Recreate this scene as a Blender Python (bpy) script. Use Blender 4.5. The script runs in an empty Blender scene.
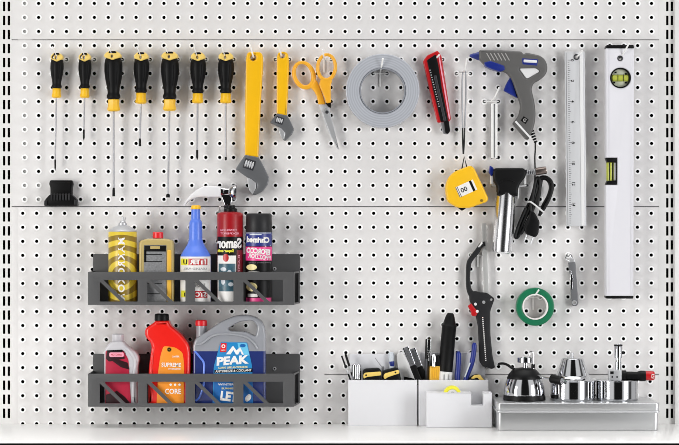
import bpy, bmesh, math
from mathutils import Vector, Matrix
from mathutils.geometry import tessellate_polygon

sc = bpy.context.scene
COL = sc.collection
# one unit ("u") of the workshop plan = 1.8 mm on the board; x to the right, y downwards, d = distance in front of the board
K, D, CX, CY = 0.0018, 2500.0, 339.5, 222.5
ZC = 0.9 + (424 - CY) * K
def f(d): return 1 - d / D
def Q(x, y, d, ref=0.0):
    g = f(ref)
    return Vector(((x - CX) * K * g, -d * K, ZC + (CY - y) * K * g))

# ------------------------------------------------------------------ materials
def lin(c):
    return c / 12.92 if c <= 0.04045 else ((c + 0.055) / 1.055) ** 2.4
def rgb(h):
    h = h.lstrip('#')
    return tuple(lin(int(h[i:i + 2], 16) / 255) for i in (0, 2, 4)) + (1,)
def mat(name, col, rough=0.5, metal=0.0, var=0.04, scale=60, bump=0.0, coat=0.0, spec=0.5, aniso=0):
    m = bpy.data.materials.new(name); m.use_nodes = True
    nt = m.node_tree; b = nt.nodes['Principled BSDF']
    b.inputs['Roughness'].default_value = rough
    b.inputs['Metallic'].default_value = metal
    b.inputs['Specular IOR Level'].default_value = spec
    b.inputs['Coat Weight'].default_value = coat
    c = rgb(col)
    tc = nt.nodes.new('ShaderNodeTexCoord')
    n = nt.nodes.new('ShaderNodeTexNoise'); n.inputs['Scale'].default_value = scale; n.inputs['Detail'].default_value = 3
    nt.links.new(tc.outputs['Object'], n.inputs['Vector'])
    mx = nt.nodes.new('ShaderNodeMix'); mx.data_type = 'RGBA'
    mx.inputs[6].default_value = tuple(v * (1 - var) for v in c[:3]) + (1,)
    mx.inputs[7].default_value = tuple(min(1, v * (1 + var)) for v in c[:3]) + (1,)
    nt.links.new(n.outputs['Fac'], mx.inputs[0])
    nt.links.new(mx.outputs[2], b.inputs['Base Color'])
    if bump:
        bp = nt.nodes.new('ShaderNodeBump'); bp.inputs['Strength'].default_value = bump; bp.inputs['Distance'].default_value = 0.0005
        n2 = nt.nodes.new('ShaderNodeTexNoise'); n2.inputs['Scale'].default_value = 900
        nt.links.new(tc.outputs['Object'], n2.inputs['Vector'])
        nt.links.new(n2.outputs['Fac'], bp.inputs['Height']); nt.links.new(bp.outputs['Normal'], b.inputs['Normal'])
    return m
M = {}
def mk(k, *a, **kw): M[k] = mat(k, *a, **kw)
mk('board', '#dcdad9', 0.55, var=0.03, scale=14, bump=0.25)
mk('rim', '#fbfbfa', 0.4)  # near-white painted as a bright halo round the holes; also the shelf lip
mk('upright', '#dddcda', 0.5, var=0.02)
mk('void', '#050505', 0.9, spec=0.1)
mk('grey_strip', '#c4c3c2', 0.6)
mk('shelf', '#e3e2e0', 0.28, var=0.02, scale=10)
mk('hook', '#f0f0ee', 0.3)
mk("white", "#e2e2e2", 0.4)
mk("bin", "#dcdcdf", 0.42, var=0.01)
mk("binback", "#d8d8dc", 0.5, var=0.01)
mk('black', '#09090a', 0.45, spec=0.2)
mk('rubber', '#0a0a0b', 0.5, var=0.1, spec=0.18)
mk('yellow', '#f3bd1c', 0.38)
mk('amber', '#e9b53f', 0.42)
mk('paleyellow', '#eccb6b', 0.4)
mk('wrench', '#f2b90e', 0.36)
mk('scissor', '#f0ae2c', 0.35)
mk('steel', '#77797c', 0.4, metal=0.55)
mk('darksteel', '#47484c', 0.38, metal=0.6)
mk('chrome', '#cfd0d3', 0.07, metal=1.0, var=0.01)
mk('satin', '#c0c1c3', 0.34, metal=0.45, var=0.02)
mk('shaft', '#98989b', 0.3, metal=0.5)
mk('alu', '#d3d4d6', 0.45, metal=0.25, var=0.02)
mk('tin', '#c6c7c8', 0.3, metal=0.7, var=0.0)
mk("levelwhite", "#e0dfe4", 0.42, var=0.01)
mk('rack', '#4f4f50', 0.5, var=0.04, spec=0.4)
mk('red', '#b81219', 0.35)
mk('brightred', '#e8221a', 0.28, coat=0.3)
mk('canred', '#9c141d', 0.3)
mk('darkred', '#6d1420', 0.35)
mk('wine', '#2c0f15', 0.35)
mk('brightchrome', '#ececee', 0.2, metal=1.0, var=0.01)
mk('clawsteel', '#e9e9eb', 0.3, metal=0.05)
mk('midsteel', '#6f7073', 0.35, metal=0.4)
mk('vialback', '#c4c8b4', 0.5)
mk('capred', '#dd2129', 0.35)
mk('orange', '#ee9128', 0.4)
mk('pinkred', '#b2243f', 0.35, var=0.45, scale=35)
mk('pink', '#e8408c', 0.35)
mk('palepink', '#f0a0b4', 0.4)
mk('blue', '#182a80', 0.35)
mk('bottleblue', '#5a7fe2', 0.32)
mk('liquid', '#27346f', 0.22, coat=0.3)
mk('greyplastic', '#9b9da3', 0.28, coat=0.2)
mk('peaklabel', '#2284c2', 0.35)
mk('peakdeep', '#1b63a9', 0.35)
mk('sky', '#69c0e4', 0.35)
mk('silverbottle', '#c4c2c6', 0.35)
mk('beige', '#b9a468', 0.4)
mk('greytex', '#7e7f81', 0.6, var=0.5, scale=330)
mk('gun', '#595857', 0.5)
mk('gunlight', '#a09f9d', 0.5)
mk('green', '#16704c', 0.35)
mk('greytape', '#a9adb5', 0.22, coat=0.3)
mk('greycore', '#8d9097', 0.35)
mk('knifegrey', '#66676a', 0.45)
mk('saw', '#252527', 0.45, spec=0.25)
mk('blade', '#d6d6d4', 0.3, metal=0.45)
mk('torchhead', '#0b0b0c', 0.5, spec=0.2)
mk('nozzle', '#7d716b', 0.28, metal=0.9)
mk('teal', '#3c5f6e', 0.35, var=0.7, scale=150)
mk('navy', '#26327f', 0.35)
mk('gold', '#8a6a1c', 0.35)
mk('paper', '#ebe9e6', 0.5)
mk('greytext', '#77777a', 0.5)
mk('lightbluegrey', '#cfd6dd', 0.35)
mk('tapeyellow', '#e9e23c', 0.4)
mk('palebar', '#efe0a0', 0.4)

def glassy(name, col, trans):
    m = bpy.data.materials.new(name); m.use_nodes = True
    nt = m.node_tree; b = nt.nodes['Principled BSDF']; out = nt.nodes['Material Output']
    b.inputs['Base Color'].default_value = rgb(col); b.inputs['Roughness'].default_value = 0.15
    t = nt.nodes.new('ShaderNodeBsdfTransparent'); t.inputs['Color'].default_value = rgb(col)
    mix = nt.nodes.new('ShaderNodeMixShader'); mix.inputs[0].default_value = trans
    nt.links.new(b.outputs[0], mix.inputs[1]); nt.links.new(t.outputs[0], mix.inputs[2]); nt.links.new(mix.outputs[0], out.inputs[0])
    M[name] = m
glassy('vial', '#e2e86a', 0.5)

def ring_material(name, a, b, z0, freq):
    m = mat(name, a, 0.33, var=0.0); nt = m.node_tree; bs = nt.nodes['Principled BSDF']
    tc = nt.nodes.new('ShaderNodeTexCoord'); sp = nt.nodes.new('ShaderNodeSeparateXYZ'); nt.links.new(tc.outputs['Object'], sp.inputs[0])
    def math_(op, x, y=None):
        n = nt.nodes.new('ShaderNodeMath'); n.operation = op
        for i, v in enumerate((x, y)):
            if v is None: continue
            if isinstance(v, (int, float)): n.inputs[i].default_value = v
            else: nt.links.new(v, n.inputs[i])
        return n.outputs[0]
    dz = math_('SUBTRACT', sp.outputs[2], z0)
    r = math_('SQRT', math_('ADD', math_('MULTIPLY', sp.outputs[0], sp.outputs[0]), math_('MULTIPLY', dz, dz)))
    s = math_('SINE', math_('MULTIPLY', math_('POWER', r, 1.0), freq))
    st = math_('SMOOTH_MIN', math_('ADD', math_('MULTIPLY', s, 4.0), 0.5), 1.0); nt.nodes[-1].inputs[2].default_value = 0.01
    st = math_('MAXIMUM', st, 0.0)
    mx = nt.nodes.new('ShaderNodeMix'); mx.data_type = 'RGBA'; mx.inputs[6].default_value = rgb(a); mx.inputs[7].default_value = rgb(b)
    nt.links.new(st, mx.inputs[0]); nt.links.new(mx.outputs[2], bs.inputs['Base Color'])
    M[name] = m
ring_material('rings', '#8a701c', '#dcc038', 0.050, 350.0)

def tapering(name, a, b):
    """wound tape: fine concentric layers seen on the flank of a roll"""
    m = mat(name, a, 0.25, var=0.0, coat=0.3); nt = m.node_tree; bs = nt.nodes['Principled BSDF']
    tc = nt.nodes.new('ShaderNodeTexCoord'); w = nt.nodes.new('ShaderNodeTexWave'); w.wave_type = 'RINGS'; w.rings_direction = 'Y'
    w.inputs['Scale'].default_value = 75; w.inputs['Distortion'].default_value = 1.2; w.inputs['Detail'].default_value = 2
    nt.links.new(tc.outputs['Object'], w.inputs['Vector'])
    mx = nt.nodes.new('ShaderNodeMix'); mx.data_type = 'RGBA'; mx.inputs[6].default_value = rgb(a); mx.inputs[7].default_value = rgb(b)
    nt.links.new(w.outputs['Fac'], mx.inputs[0]); nt.links.new(mx.outputs[2], bs.inputs['Base Color'])
    M[name] = m
tapering('wound', '#a6a9b0', '#b6b9c0')

def filled(name, upper, lower, z):
    m = mat(name, upper, 0.25, var=0.0, coat=0.25); nt = m.node_tree; bs = nt.nodes['Principled BSDF']
    tc = nt.nodes.new('ShaderNodeTexCoord'); sp = nt.nodes.new('ShaderNodeSeparateXYZ'); nt.links.new(tc.outputs['Object'], sp.inputs[0])
    g = nt.nodes.new('ShaderNodeMath'); g.operation = 'GREATER_THAN'; g.inputs[1].default_value = z; nt.links.new(sp.outputs[2], g.inputs[0])
    mx = nt.nodes.new('ShaderNodeMix'); mx.data_type = 'RGBA'; mx.inputs[6].default_value = rgb(lower); mx.inputs[7].default_value = rgb(upper)
    nt.links.new(g.outputs[0], mx.inputs[0]); nt.links.new(mx.outputs[2], bs.inputs['Base Color']); M[name] = m
filled('jug', '#94969c', '#26336f', 0.0955)

# ------------------------------------------------------------------ shape tools
def rnd(pts, r=1.0, n=4):
    """closed polygon with rounded corners; a point may carry its own radius (x, y, r)"""
    out = []; N = len(pts)
    for i in range(N):
        p = Vector(pts[i][:2]); a = Vector(pts[i - 1][:2]); b = Vector(pts[(i + 1) % N][:2])
        rr = pts[i][2] if len(pts[i]) > 2 else r
        la, lb = (a - p).length, (b - p).length
        q = min(rr, la * 0.48, lb * 0.48)
        if q < 1e-4: out.append((p.x, p.y)); continue
        s = p + (a - p).normalized() * q; e = p + (b - p).normalized() * q
        for k in range(n + 1):
            t = k / n
            v = s * (1 - t) ** 2 + p * 2 * t * (1 - t) + e * t * t
            out.append((v.x, v.y))
    return out
def rect(x0, x1, y0, y1, r=0.5): return rnd([(x0, y0), (x1, y0), (x1, y1), (x0, y1)], r, 3)
def ell(cx, cy, a, b=None, rot=0, n=28):
    b = a if b is None else b; c, s = math.cos(rot), math.sin(rot); o = []
    for k in range(n):
        t = 2 * math.pi * k / n; u, v = a * math.cos(t), b * math.sin(t)
        o.append((cx + u * c - v * s, cy + u * s + v * c))
    return o
def cr(pts, n=5):
    pts = [Vector(p) for p in pts]; out = []
    for i in range(len(pts) - 1):
        p0 = pts[max(i - 1, 0)]; p1 = pts[i]; p2 = pts[i + 1]; p3 = pts[min(i + 2, len(pts) - 1)]
        for k in range(n):
            t = k / n
            out.append(0.5 * ((2 * p1) + (p2 - p0) * t + (2 * p0 - 5 * p1 + 4 * p2 - p3) * t * t + (3 * p1 - p0 - 3 * p2 + p3) * t ** 3))
    out.append(pts[-1]); return out
def area2(p): return sum(p[i - 1][0] * p[i][1] - p[i][0] * p[i - 1][1] for i in range(len(p)))
def inset(p, q):
    """move a counter-clockwise outline inwards by q"""
    N = len(p); o = []
    for i in range(N):
        a, b, c = Vector(p[i - 1]), Vector(p[i]), Vector(p[(i + 1) % N])
        e1 = (b - a); e2 = (c - b)
        if e1.length < 1e-6: e1 = e2
        if e2.length < 1e-6: e2 = e1
        n1 = Vector((-e1.y, e1.x)).normalized(); n2 = Vector((-e2.y, e2.x)).normalized()
        m = n1 + n2
        if m.length < 0.2: m = n1
        m = m.normalized(); k = max(0.5, m.dot(n1))
        o.append(tuple(b + m * (q / k)))
    return o
def txt_mesh(s, bold=0.0, gap=1.0):
    c = bpy.data.curves.new('lettering', 'FONT'); c.body = s; c.space_character = gap; c.offset = bold; c.resolution_u = 3
    ob = bpy.data.objects.new('lettering', c)
    me = bpy.data.meshes.new_from_object(ob)
    vs = [tuple(v.co[:2]) for v in me.vertices]; fs = [tuple(p.vertices) for p in me.polygons]
    bpy.data.objects.remove(ob); bpy.data.curves.remove(c); bpy.data.meshes.remove(me)
    return vs, fs

class MB:
    def __init__(s, ref=0.0): s.bm = bmesh.new(); s.ref = ref; s.mats = []; s.mi = 0
    def m(s, name):
        mt = M[name]
        if mt not in s.mats: s.mats.append(mt)
        s.mi = s.mats.index(mt); return s
    def v(s, x, y, d): return s.bm.verts.new(Q(x, y, d, s.ref))
    def face(s, vs):
        if len(set(vs)) < 3: return
        try: fc = s.bm.faces.new(vs)
        except ValueError: return
        fc.material_index = s.mi; fc.smooth = True
    def plate(s, outer, a, b, bev=0.0, holes=(), axis='d', steps=3, backbev=None):
        """outline swept from a to b along an axis, with rounded rims"""
        mp = {'d': lambda u, v, w: (u, v, w), 'y': lambda u, v, w: (u, w, v), 'x': lambda u, v, w: (w, u, v)}[axis]
        outs = [outer if area2(outer) > 0 else outer[::-1]] + [h if area2(h) < 0 else h[::-1] for h in holes]
        bb = bev if backbev is None else backbev
        lv = []
        if bb > 0:
            for k in range(steps):
                t = math.pi / 2 * k / steps; lv.append((a + bb * (1 - math.sin(t)) if False else a + bb * (1 - math.cos(t)) * 1.0, bb * (1 - math.sin(t))))
            lv.append((a + bb, 0))
        else: lv.append((a, 0))
        if bev > 0:
            lv.append((b - bev, 0))
            for k in range(1, steps + 1):
                t = math.pi / 2 * k / steps; lv.append((b - bev * (1 - math.sin(t)), bev * (1 - math.cos(t))))
        else: lv.append((b, 0))
        rings = []
        for (w, q) in lv:
            rr = []
            for o in outs:
                p = inset(o, q) if q > 1e-6 else o
                rr.append([s.v(*mp(x, y, w)) for x, y in p])
            rings.append((rr, [inset(o, q) if q > 1e-6 else o for o in outs]))
        for (r0, _), (r1, _) in zip(rings[:-1], rings[1:]):
            for a0, a1 in zip(r0, r1):
                n = len(a0)
                for i in range(n): s.face([a0[i - 1], a0[i], a1[i], a1[i - 1]])
        for rr, pp in (rings[0], rings[-1]):
            flat = [v for r in rr for v in r]
            for t in tessellate_polygon([[Vector((x, y, 0)) for x, y in p] for p in pp]):
                s.face([flat[i] for i in t])
        return s
    def box(s, x0, x1, y0, y1, d0, d1, bev=0.4): return s.plate(rect(x0, x1, y0, y1, bev), d0, d1, bev * 0.8)
    def lathe(s, o, ax, prof, seg=24, su=1.0, sw=1.0):
        o = Vector(o); ax = Vector(ax).normalized()
        w = Vector((0, 0, 1)) if abs(ax.z) < 0.9 else Vector((0, 1, 0))
        u = ax.cross(w).normalized(); w = u.cross(ax).normalized()
        prev = None; first = None
        for t, r in prof:
            c = o + ax * t
            if r < 1e-5: ring = [s.v(*c)] * seg
            else:
                ring = []
                for k in range(seg):
                    an = 2 * math.pi * k / seg
                    ring.append(s.v(*(c + u * (r * su * math.cos(an)) + w * (r * sw * math.sin(an)))))
            if prev:
                for k in range(seg):
                    q = []
                    for vv in (prev[k - 1], prev[k], ring[k], ring[k - 1]):
                        if vv not in q: q.append(vv)
                    s.face(q)
            else: first = ring
            prev = ring
        if len(set(first)) > 2: s.face(first)
        if len(set(prev)) > 2: s.face(prev)
        return s
    def cyl(s, o, ax, L, r, bev=0.3, seg=20):
        bev = min(bev, r * 0.5, L * 0.45)
        return s.lathe(o, ax, [(0, r - bev), (bev, r), (L - bev, r), (L, r - bev)], seg)
    def annulus(s, cx, cy, r0, r1, d0, d1, seg=56, bev=0.5): return s.plate(ell(cx, cy, r1, n=seg), d0, d1, bev, [ell(cx, cy, r0, n=seg)])
    def tube(s, pts, r, seg=8, closed=False):
        pts = [Vector(p) for p in pts]; N = len(pts)
        rs = r if isinstance(r, (list, tuple)) else [r] * N
        t0 = (pts[1] - pts[0]).normalized(); h = Vector((0, 0, 1)) if abs(t0.z) < 0.9 else Vector((1, 0, 0))
        u = t0.cross(h).normalized(); rings = []
        for i in range(N):
            if closed: t = (pts[(i + 1) % N] - pts[i - 1])
            else: t = pts[min(i + 1, N - 1)] - pts[max(i - 1, 0)]
            t.normalize(); u = (u - t * u.dot(t)).normalized(); w = t.cross(u)
            rings.append([s.v(*(pts[i] + (u * math.cos(2 * math.pi * k / seg) + w * math.sin(2 * math.pi * k / seg)) * rs[i])) for k in range(seg)])
        pairs = list(zip(rings[:-1], rings[1:])) + ([(rings[-1], rings[0])] if closed else [])
        for a, b in pairs:
            for k in range(seg): s.face([a[k - 1], a[k], b[k], b[k - 1]])
        if not closed: s.face(rings[0]); s.face(rings[-1])
        return s
    def poly(s, pts2, fn):
        """flat decal polygon laid on a surface through fn(x, y) -> depth or point"""
        pts2 = list(pts2); vs = []
        for x, y in pts2:
            p = fn(x, y); vs.append(s.v(*p) if isinstance(p, tuple) else s.v(x, y, p))
        for t in tessellate_polygon([[Vector((x, y, 0)) for x, y in pts2]]): s.face([vs[i] for i in t])
        return s
    def grid(s, x0, x1, y0, y1, fn, nx=10, ny=1):
        """decal rectangle that follows a curved surface"""
        g = [[s.v(*fn(x0 + (x1 - x0) * i / nx, y0 + (y1 - y0) * j / ny)) for i in range(nx + 1)] for j in range(ny + 1)]
        for j in range(ny):
            for i in range(nx): s.face([g[j][i], g[j][i + 1], g[j + 1][i + 1], g[j + 1][i]])
        return s
    def oval(s, cx, cy, a, b, fn, ny=8, nx=8):
        g = []
        for j in range(ny + 1):
            y = -math.cos(math.pi * j / ny); w = math.sqrt(max(0, 1 - y * y)) + 1e-4
            g.append([s.v(*fn(cx + a * w * (2 * i / nx - 1), cy + b * y)) for i in range(nx + 1)])
        for j in range(ny):
            for i in range(nx): s.face([g[j][i], g[j][i + 1], g[j + 1][i + 1], g[j + 1][i]])
        return s
    def text(s, st, cx, cy, w, h, fn, rot=0.0, mirror=False, bold=0.0, shear=0.0, gap=1.0):
        vs, fs = txt_mesh(st, bold, gap)
        xs = [v[0] for v in vs]; ys = [v[1] for v in vs]
        x0, x1, y0, y1 = min(xs), max(xs), min(ys), max(ys); c, q = math.cos(rot), math.sin(rot); out = []
        for x, y in vs:
            u = ((x - x0) / (x1 - x0) - 0.5) * w; v = -((y - y0) / (y1 - y0) - 0.5) * h
            u -= v * shear
            if mirror == 'h': u = -u
            X, Y = u * c - v * q, u * q + v * c
            if mirror is True: X = -X
            p = fn(cx + X, cy + Y)
            out.append(s.v(*p) if isinstance(p, tuple) else s.v(cx + X, cy + Y, p))
        for fc in fs: s.face([out[i] for i in fc])
        return s
    def done(s, name, base, parent=None, angle=38):
        bmesh.ops.remove_doubles(s.bm, verts=s.bm.verts, dist=1e-7)
        bmesh.ops.recalc_face_normals(s.bm, faces=s.bm.faces)
        bmesh.ops.translate(s.bm, verts=s.bm.verts, vec=-Vector(base))
        me = bpy.data.meshes.new(name); s.bm.to_mesh(me); s.bm.free()
        for mt in s.mats: me.materials.append(mt)
        me.set_sharp_from_angle(angle=math.radians(angle))
        o = bpy.data.objects.new(name, me); COL.objects.link(o)
        if parent: o.parent = parent
        else: o.location = base
        return o
def cyl_wrap(cx, d0, R):
    """decal mapping on an upright can of radius R"""
    def fn(x, y):
        a = max(-1.45, min(1.45, (x - cx) / R)) if False else math.asin(max(-0.995, min(0.995, (x - cx) / R)))
        return (cx + R * math.sin(a), y, d0 + R * math.cos(a))
    return fn

def tag(o, label, cat, group=None, kind=None):
    o['label'] = label; o['category'] = cat
    if group: o['group'] = group
    if kind: o['kind'] = kind
    return o
class Th:
    """a thing: an Empty at its base that parents the parts"""
    def __init__(s, name, label, cat, base, ref=0.0, group=None):
        s.ref = ref; s.w = Q(*base, ref); s.o = bpy.data.objects.new(name, None); s.o.empty_display_size = 0.02
        s.o.location = s.w; COL.objects.link(s.o); tag(s.o, label, cat, group)
    def mb(s): return MB(s.ref)
    def part(s, name, mb, parent=None, label=None):
        o = mb.done(name, s.w, parent or s.o)
        if label: o['label'] = label
        return o
def solo(name, label, cat, base, mb, group=None):
    return tag(mb.done(name, Q(*base, mb.ref)), label, cat, group)
def structure(name, base, mb):
    o = mb.done(name, Q(*base, mb.ref)); o['kind'] = 'structure'; return o

# ------------------------------------------------------------------ the setting: dark wall, perforated panels, slotted uprights, shelf
structure('wall_back', (339.5, 480, -8), MB().m('void').box(-60, 740, -60, 620, -14, -6, 0.2))

def perforated(mb, xs, ys, X0, X1, Y0, Y1, r=1.62, back=-1.2):
    """sheet with a real round hole and an added raised white rim, painted as a bright halo, at every grid point"""
    seg = 16
    bx = [X0] + [(a + b) / 2 for a, b in zip(xs[:-1], xs[1:])] + [X1]
    by = [Y0] + [(a + b) / 2 for a, b in zip(ys[:-1], ys[1:])] + [Y1]
    mb.m('board'); mb.m('rim'); mb.m('void')
    for j, cy in enumerate(ys):
        for i, cx in enumerate(xs):
            x0, x1, y0, y1 = bx[i], bx[i + 1], by[j], by[j + 1]
            ang = [2 * math.pi * (k + 0.5) / seg for k in range(seg)]
            sq = []
            for a in ang:
                c, q = math.cos(a), math.sin(a)
                tx = ((x1 - cx) if c > 0 else (x0 - cx)) / c; ty = ((y1 - cy) if q > 0 else (y0 - cy)) / q
                t = min(tx, ty); sq.append((cx + c * t, cy + q * t))
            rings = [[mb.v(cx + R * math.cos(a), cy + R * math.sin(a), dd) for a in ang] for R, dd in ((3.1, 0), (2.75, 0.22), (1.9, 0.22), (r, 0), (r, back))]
            outer = [mb.v(x, y, 0) for x, y in sq]
            corners = {}
            for cxn, cyn in ((x0, y0), (x1, y0), (x1, y1), (x0, y1)): corners[(cxn, cyn)] = mb.v(cxn, cyn, 0)
            mb.m('board')
            for k in range(seg):
                a, b = sq[k - 1], sq[k]
                ext = None
                for (ux, uy), vv in corners.items():
                    if (abs(a[0] - ux) < 1e-6 and abs(b[1] - uy) < 1e-6 and abs(a[1] - uy) > 1e-6) or (abs(a[1] - uy) < 1e-6 and abs(b[0] - ux) < 1e-6 and abs(a[0] - ux) > 1e-6): ext = vv
                vs = [outer[k - 1]] + ([ext] if ext else []) + [outer[k], rings[0][k], rings[0][k - 1]]
                mb.face(vs)
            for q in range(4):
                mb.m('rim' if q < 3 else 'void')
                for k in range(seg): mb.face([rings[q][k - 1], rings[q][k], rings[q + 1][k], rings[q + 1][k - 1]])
    # folded edges of the sheet
    mb.m('board')
    for (a, b) in (((X0, Y0), (X1, Y0)), ((X1, Y0), (X1, Y1)), ((X1, Y1), (X0, Y1)), ((X0, Y1), (X0, Y0))):
        mb.face([mb.v(*a, 0), mb.v(*b, 0), mb.v(*b, -6), mb.v(*a, -6)])
    return mb
GX = [24.7 + 13.93 * k for k in range(46)]
LX = [22.75 + 13.94 * k for k in range(46)]
RX = [332.0 + 13.88 * k for k in range(24)]
def panel(label, xs, ys, X0, X1, Y0, Y1):
    mb = perforated(MB(), xs, ys, X0, X1, Y0, Y1)
    return solo('pegboard_panel', label, 'pegboard', ((X0 + X1) / 2, Y1, 0), mb, 'white perforated panels')
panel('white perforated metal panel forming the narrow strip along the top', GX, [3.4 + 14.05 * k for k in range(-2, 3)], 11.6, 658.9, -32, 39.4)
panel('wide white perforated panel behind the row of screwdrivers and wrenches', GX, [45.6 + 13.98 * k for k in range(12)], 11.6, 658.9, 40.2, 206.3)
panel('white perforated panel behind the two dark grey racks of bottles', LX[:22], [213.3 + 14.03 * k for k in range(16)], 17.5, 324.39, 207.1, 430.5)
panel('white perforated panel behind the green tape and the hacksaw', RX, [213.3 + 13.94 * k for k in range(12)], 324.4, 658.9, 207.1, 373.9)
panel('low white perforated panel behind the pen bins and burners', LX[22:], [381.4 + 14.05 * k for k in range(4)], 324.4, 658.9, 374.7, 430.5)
# grey strip that shows through the outermost holes
solo('grey_backing_strip', 'grey strip seen through the outermost left holes of the panel', 'strip', (25, 206, -4), MB().m('grey_strip').box(18, 31.5, -30, 206, -2.4, -1.25, 0.2))
solo('grey_backing_strip', 'short grey strip seen through the holes left of the black clip', 'strip', (38, 206, -4), MB().m('grey_strip').box(33, 45, 178, 206, -2.4, -1.25, 0.2))

def upright(label, x0, x1, sx, lip=0):
    """slotted shelf upright: pairs of real slots every 14 u"""
    mb = MB().m('upright')
    ys = [1.6 - 28 + 14.03 * k for k in range(33)]
    holes = []
    for y in ys:
        if y + 9.4 > 428: break
        for a in sx: holes.append(rect(a - .1, a + 2.3, y, y + 9.5, 0.25))
    mb.plate(rect(x0, x1, -34, 431, 0.2), -0.5, 0.04, 0.0, holes)
    t = Th('slotted_upright', label, 'upright', (x0, 431, 0), 0)
    t.part('slotted_face', mb)
    t.part('rear_channel', t.mb().m('void').box(x0 + .1, x1 - .1, -34, 431, -5.9, -4, .1))
    if lip:
        t.part('side_flange', t.mb().m('upright').box(lip, lip + 4.2, -34, 431, -3, 5, 0.6))
    return t
upright('white slotted metal upright running down the left edge', -14, 11.58, (3.0, 7.8))
upright('white slotted metal upright running down the right edge', 659, 700, (666.2, 670.8), 674.2)
solo('narrow_filler_strip', 'thin white filler strip right of the left slotted upright', 'filler strip', (14.6, 431, 0), MB().m('board').box(11.6, 17.48, 207.1, 431, -5.9, 0.02, 0.02))
t = Th('shelf', 'white shelf along the bottom carrying bins and steel tin', 'shelf', (339.5, 424, 0), 0)
t.part('shelf_top', t.mb().m('shelf').box(-80, 760, 424, 426.2, 0.35, 195, 0.5))
t.part('front_lip', t.mb().m('rim').box(-80, 760, 423.9, 426.0, 195.1, 196.4, 0.4))

# ------------------------------------------------------------------ peg hooks
def hook_mb(cx, row, lean=0.0, rise=2.5, tip=12.0, reach=23.0, stem=13.0, half=6.95, ra=.85):
    mb = MB().m('hook')
    mb.tube(cr([(cx - half, row, -4), (cx - half, row, 0.4), (cx - half + 1, row, 1.5), (cx, row, 1.6), (cx + half - 1, row, 1.5), (cx + half, row, 0.4), (cx + half, row, -4)], 4), 0.75)
    if stem: mb.plate(rect(cx - 0.95, cx + 0.95, row - 0.8, row + stem, 0.5), 0.5, 1.6, 0.3)
    mb.tube(cr([(cx, row, 1.2), (cx + lean * .05, row - rise * .7, 3.5), (cx + lean * .2, row - rise, reach * .6), (cx + lean * .45, row - rise - (tip - rise) * .3, reach * .82), (cx + lean, row - tip, reach)], 4), ra)
    return mb
def hook(what, cx, row, **kw):
    return solo('peg_hook', 'white metal peg hook ' + what, 'hook', (cx, row, 0), hook_mb(cx, row, **kw), 'white peg hooks in the panel')

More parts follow.
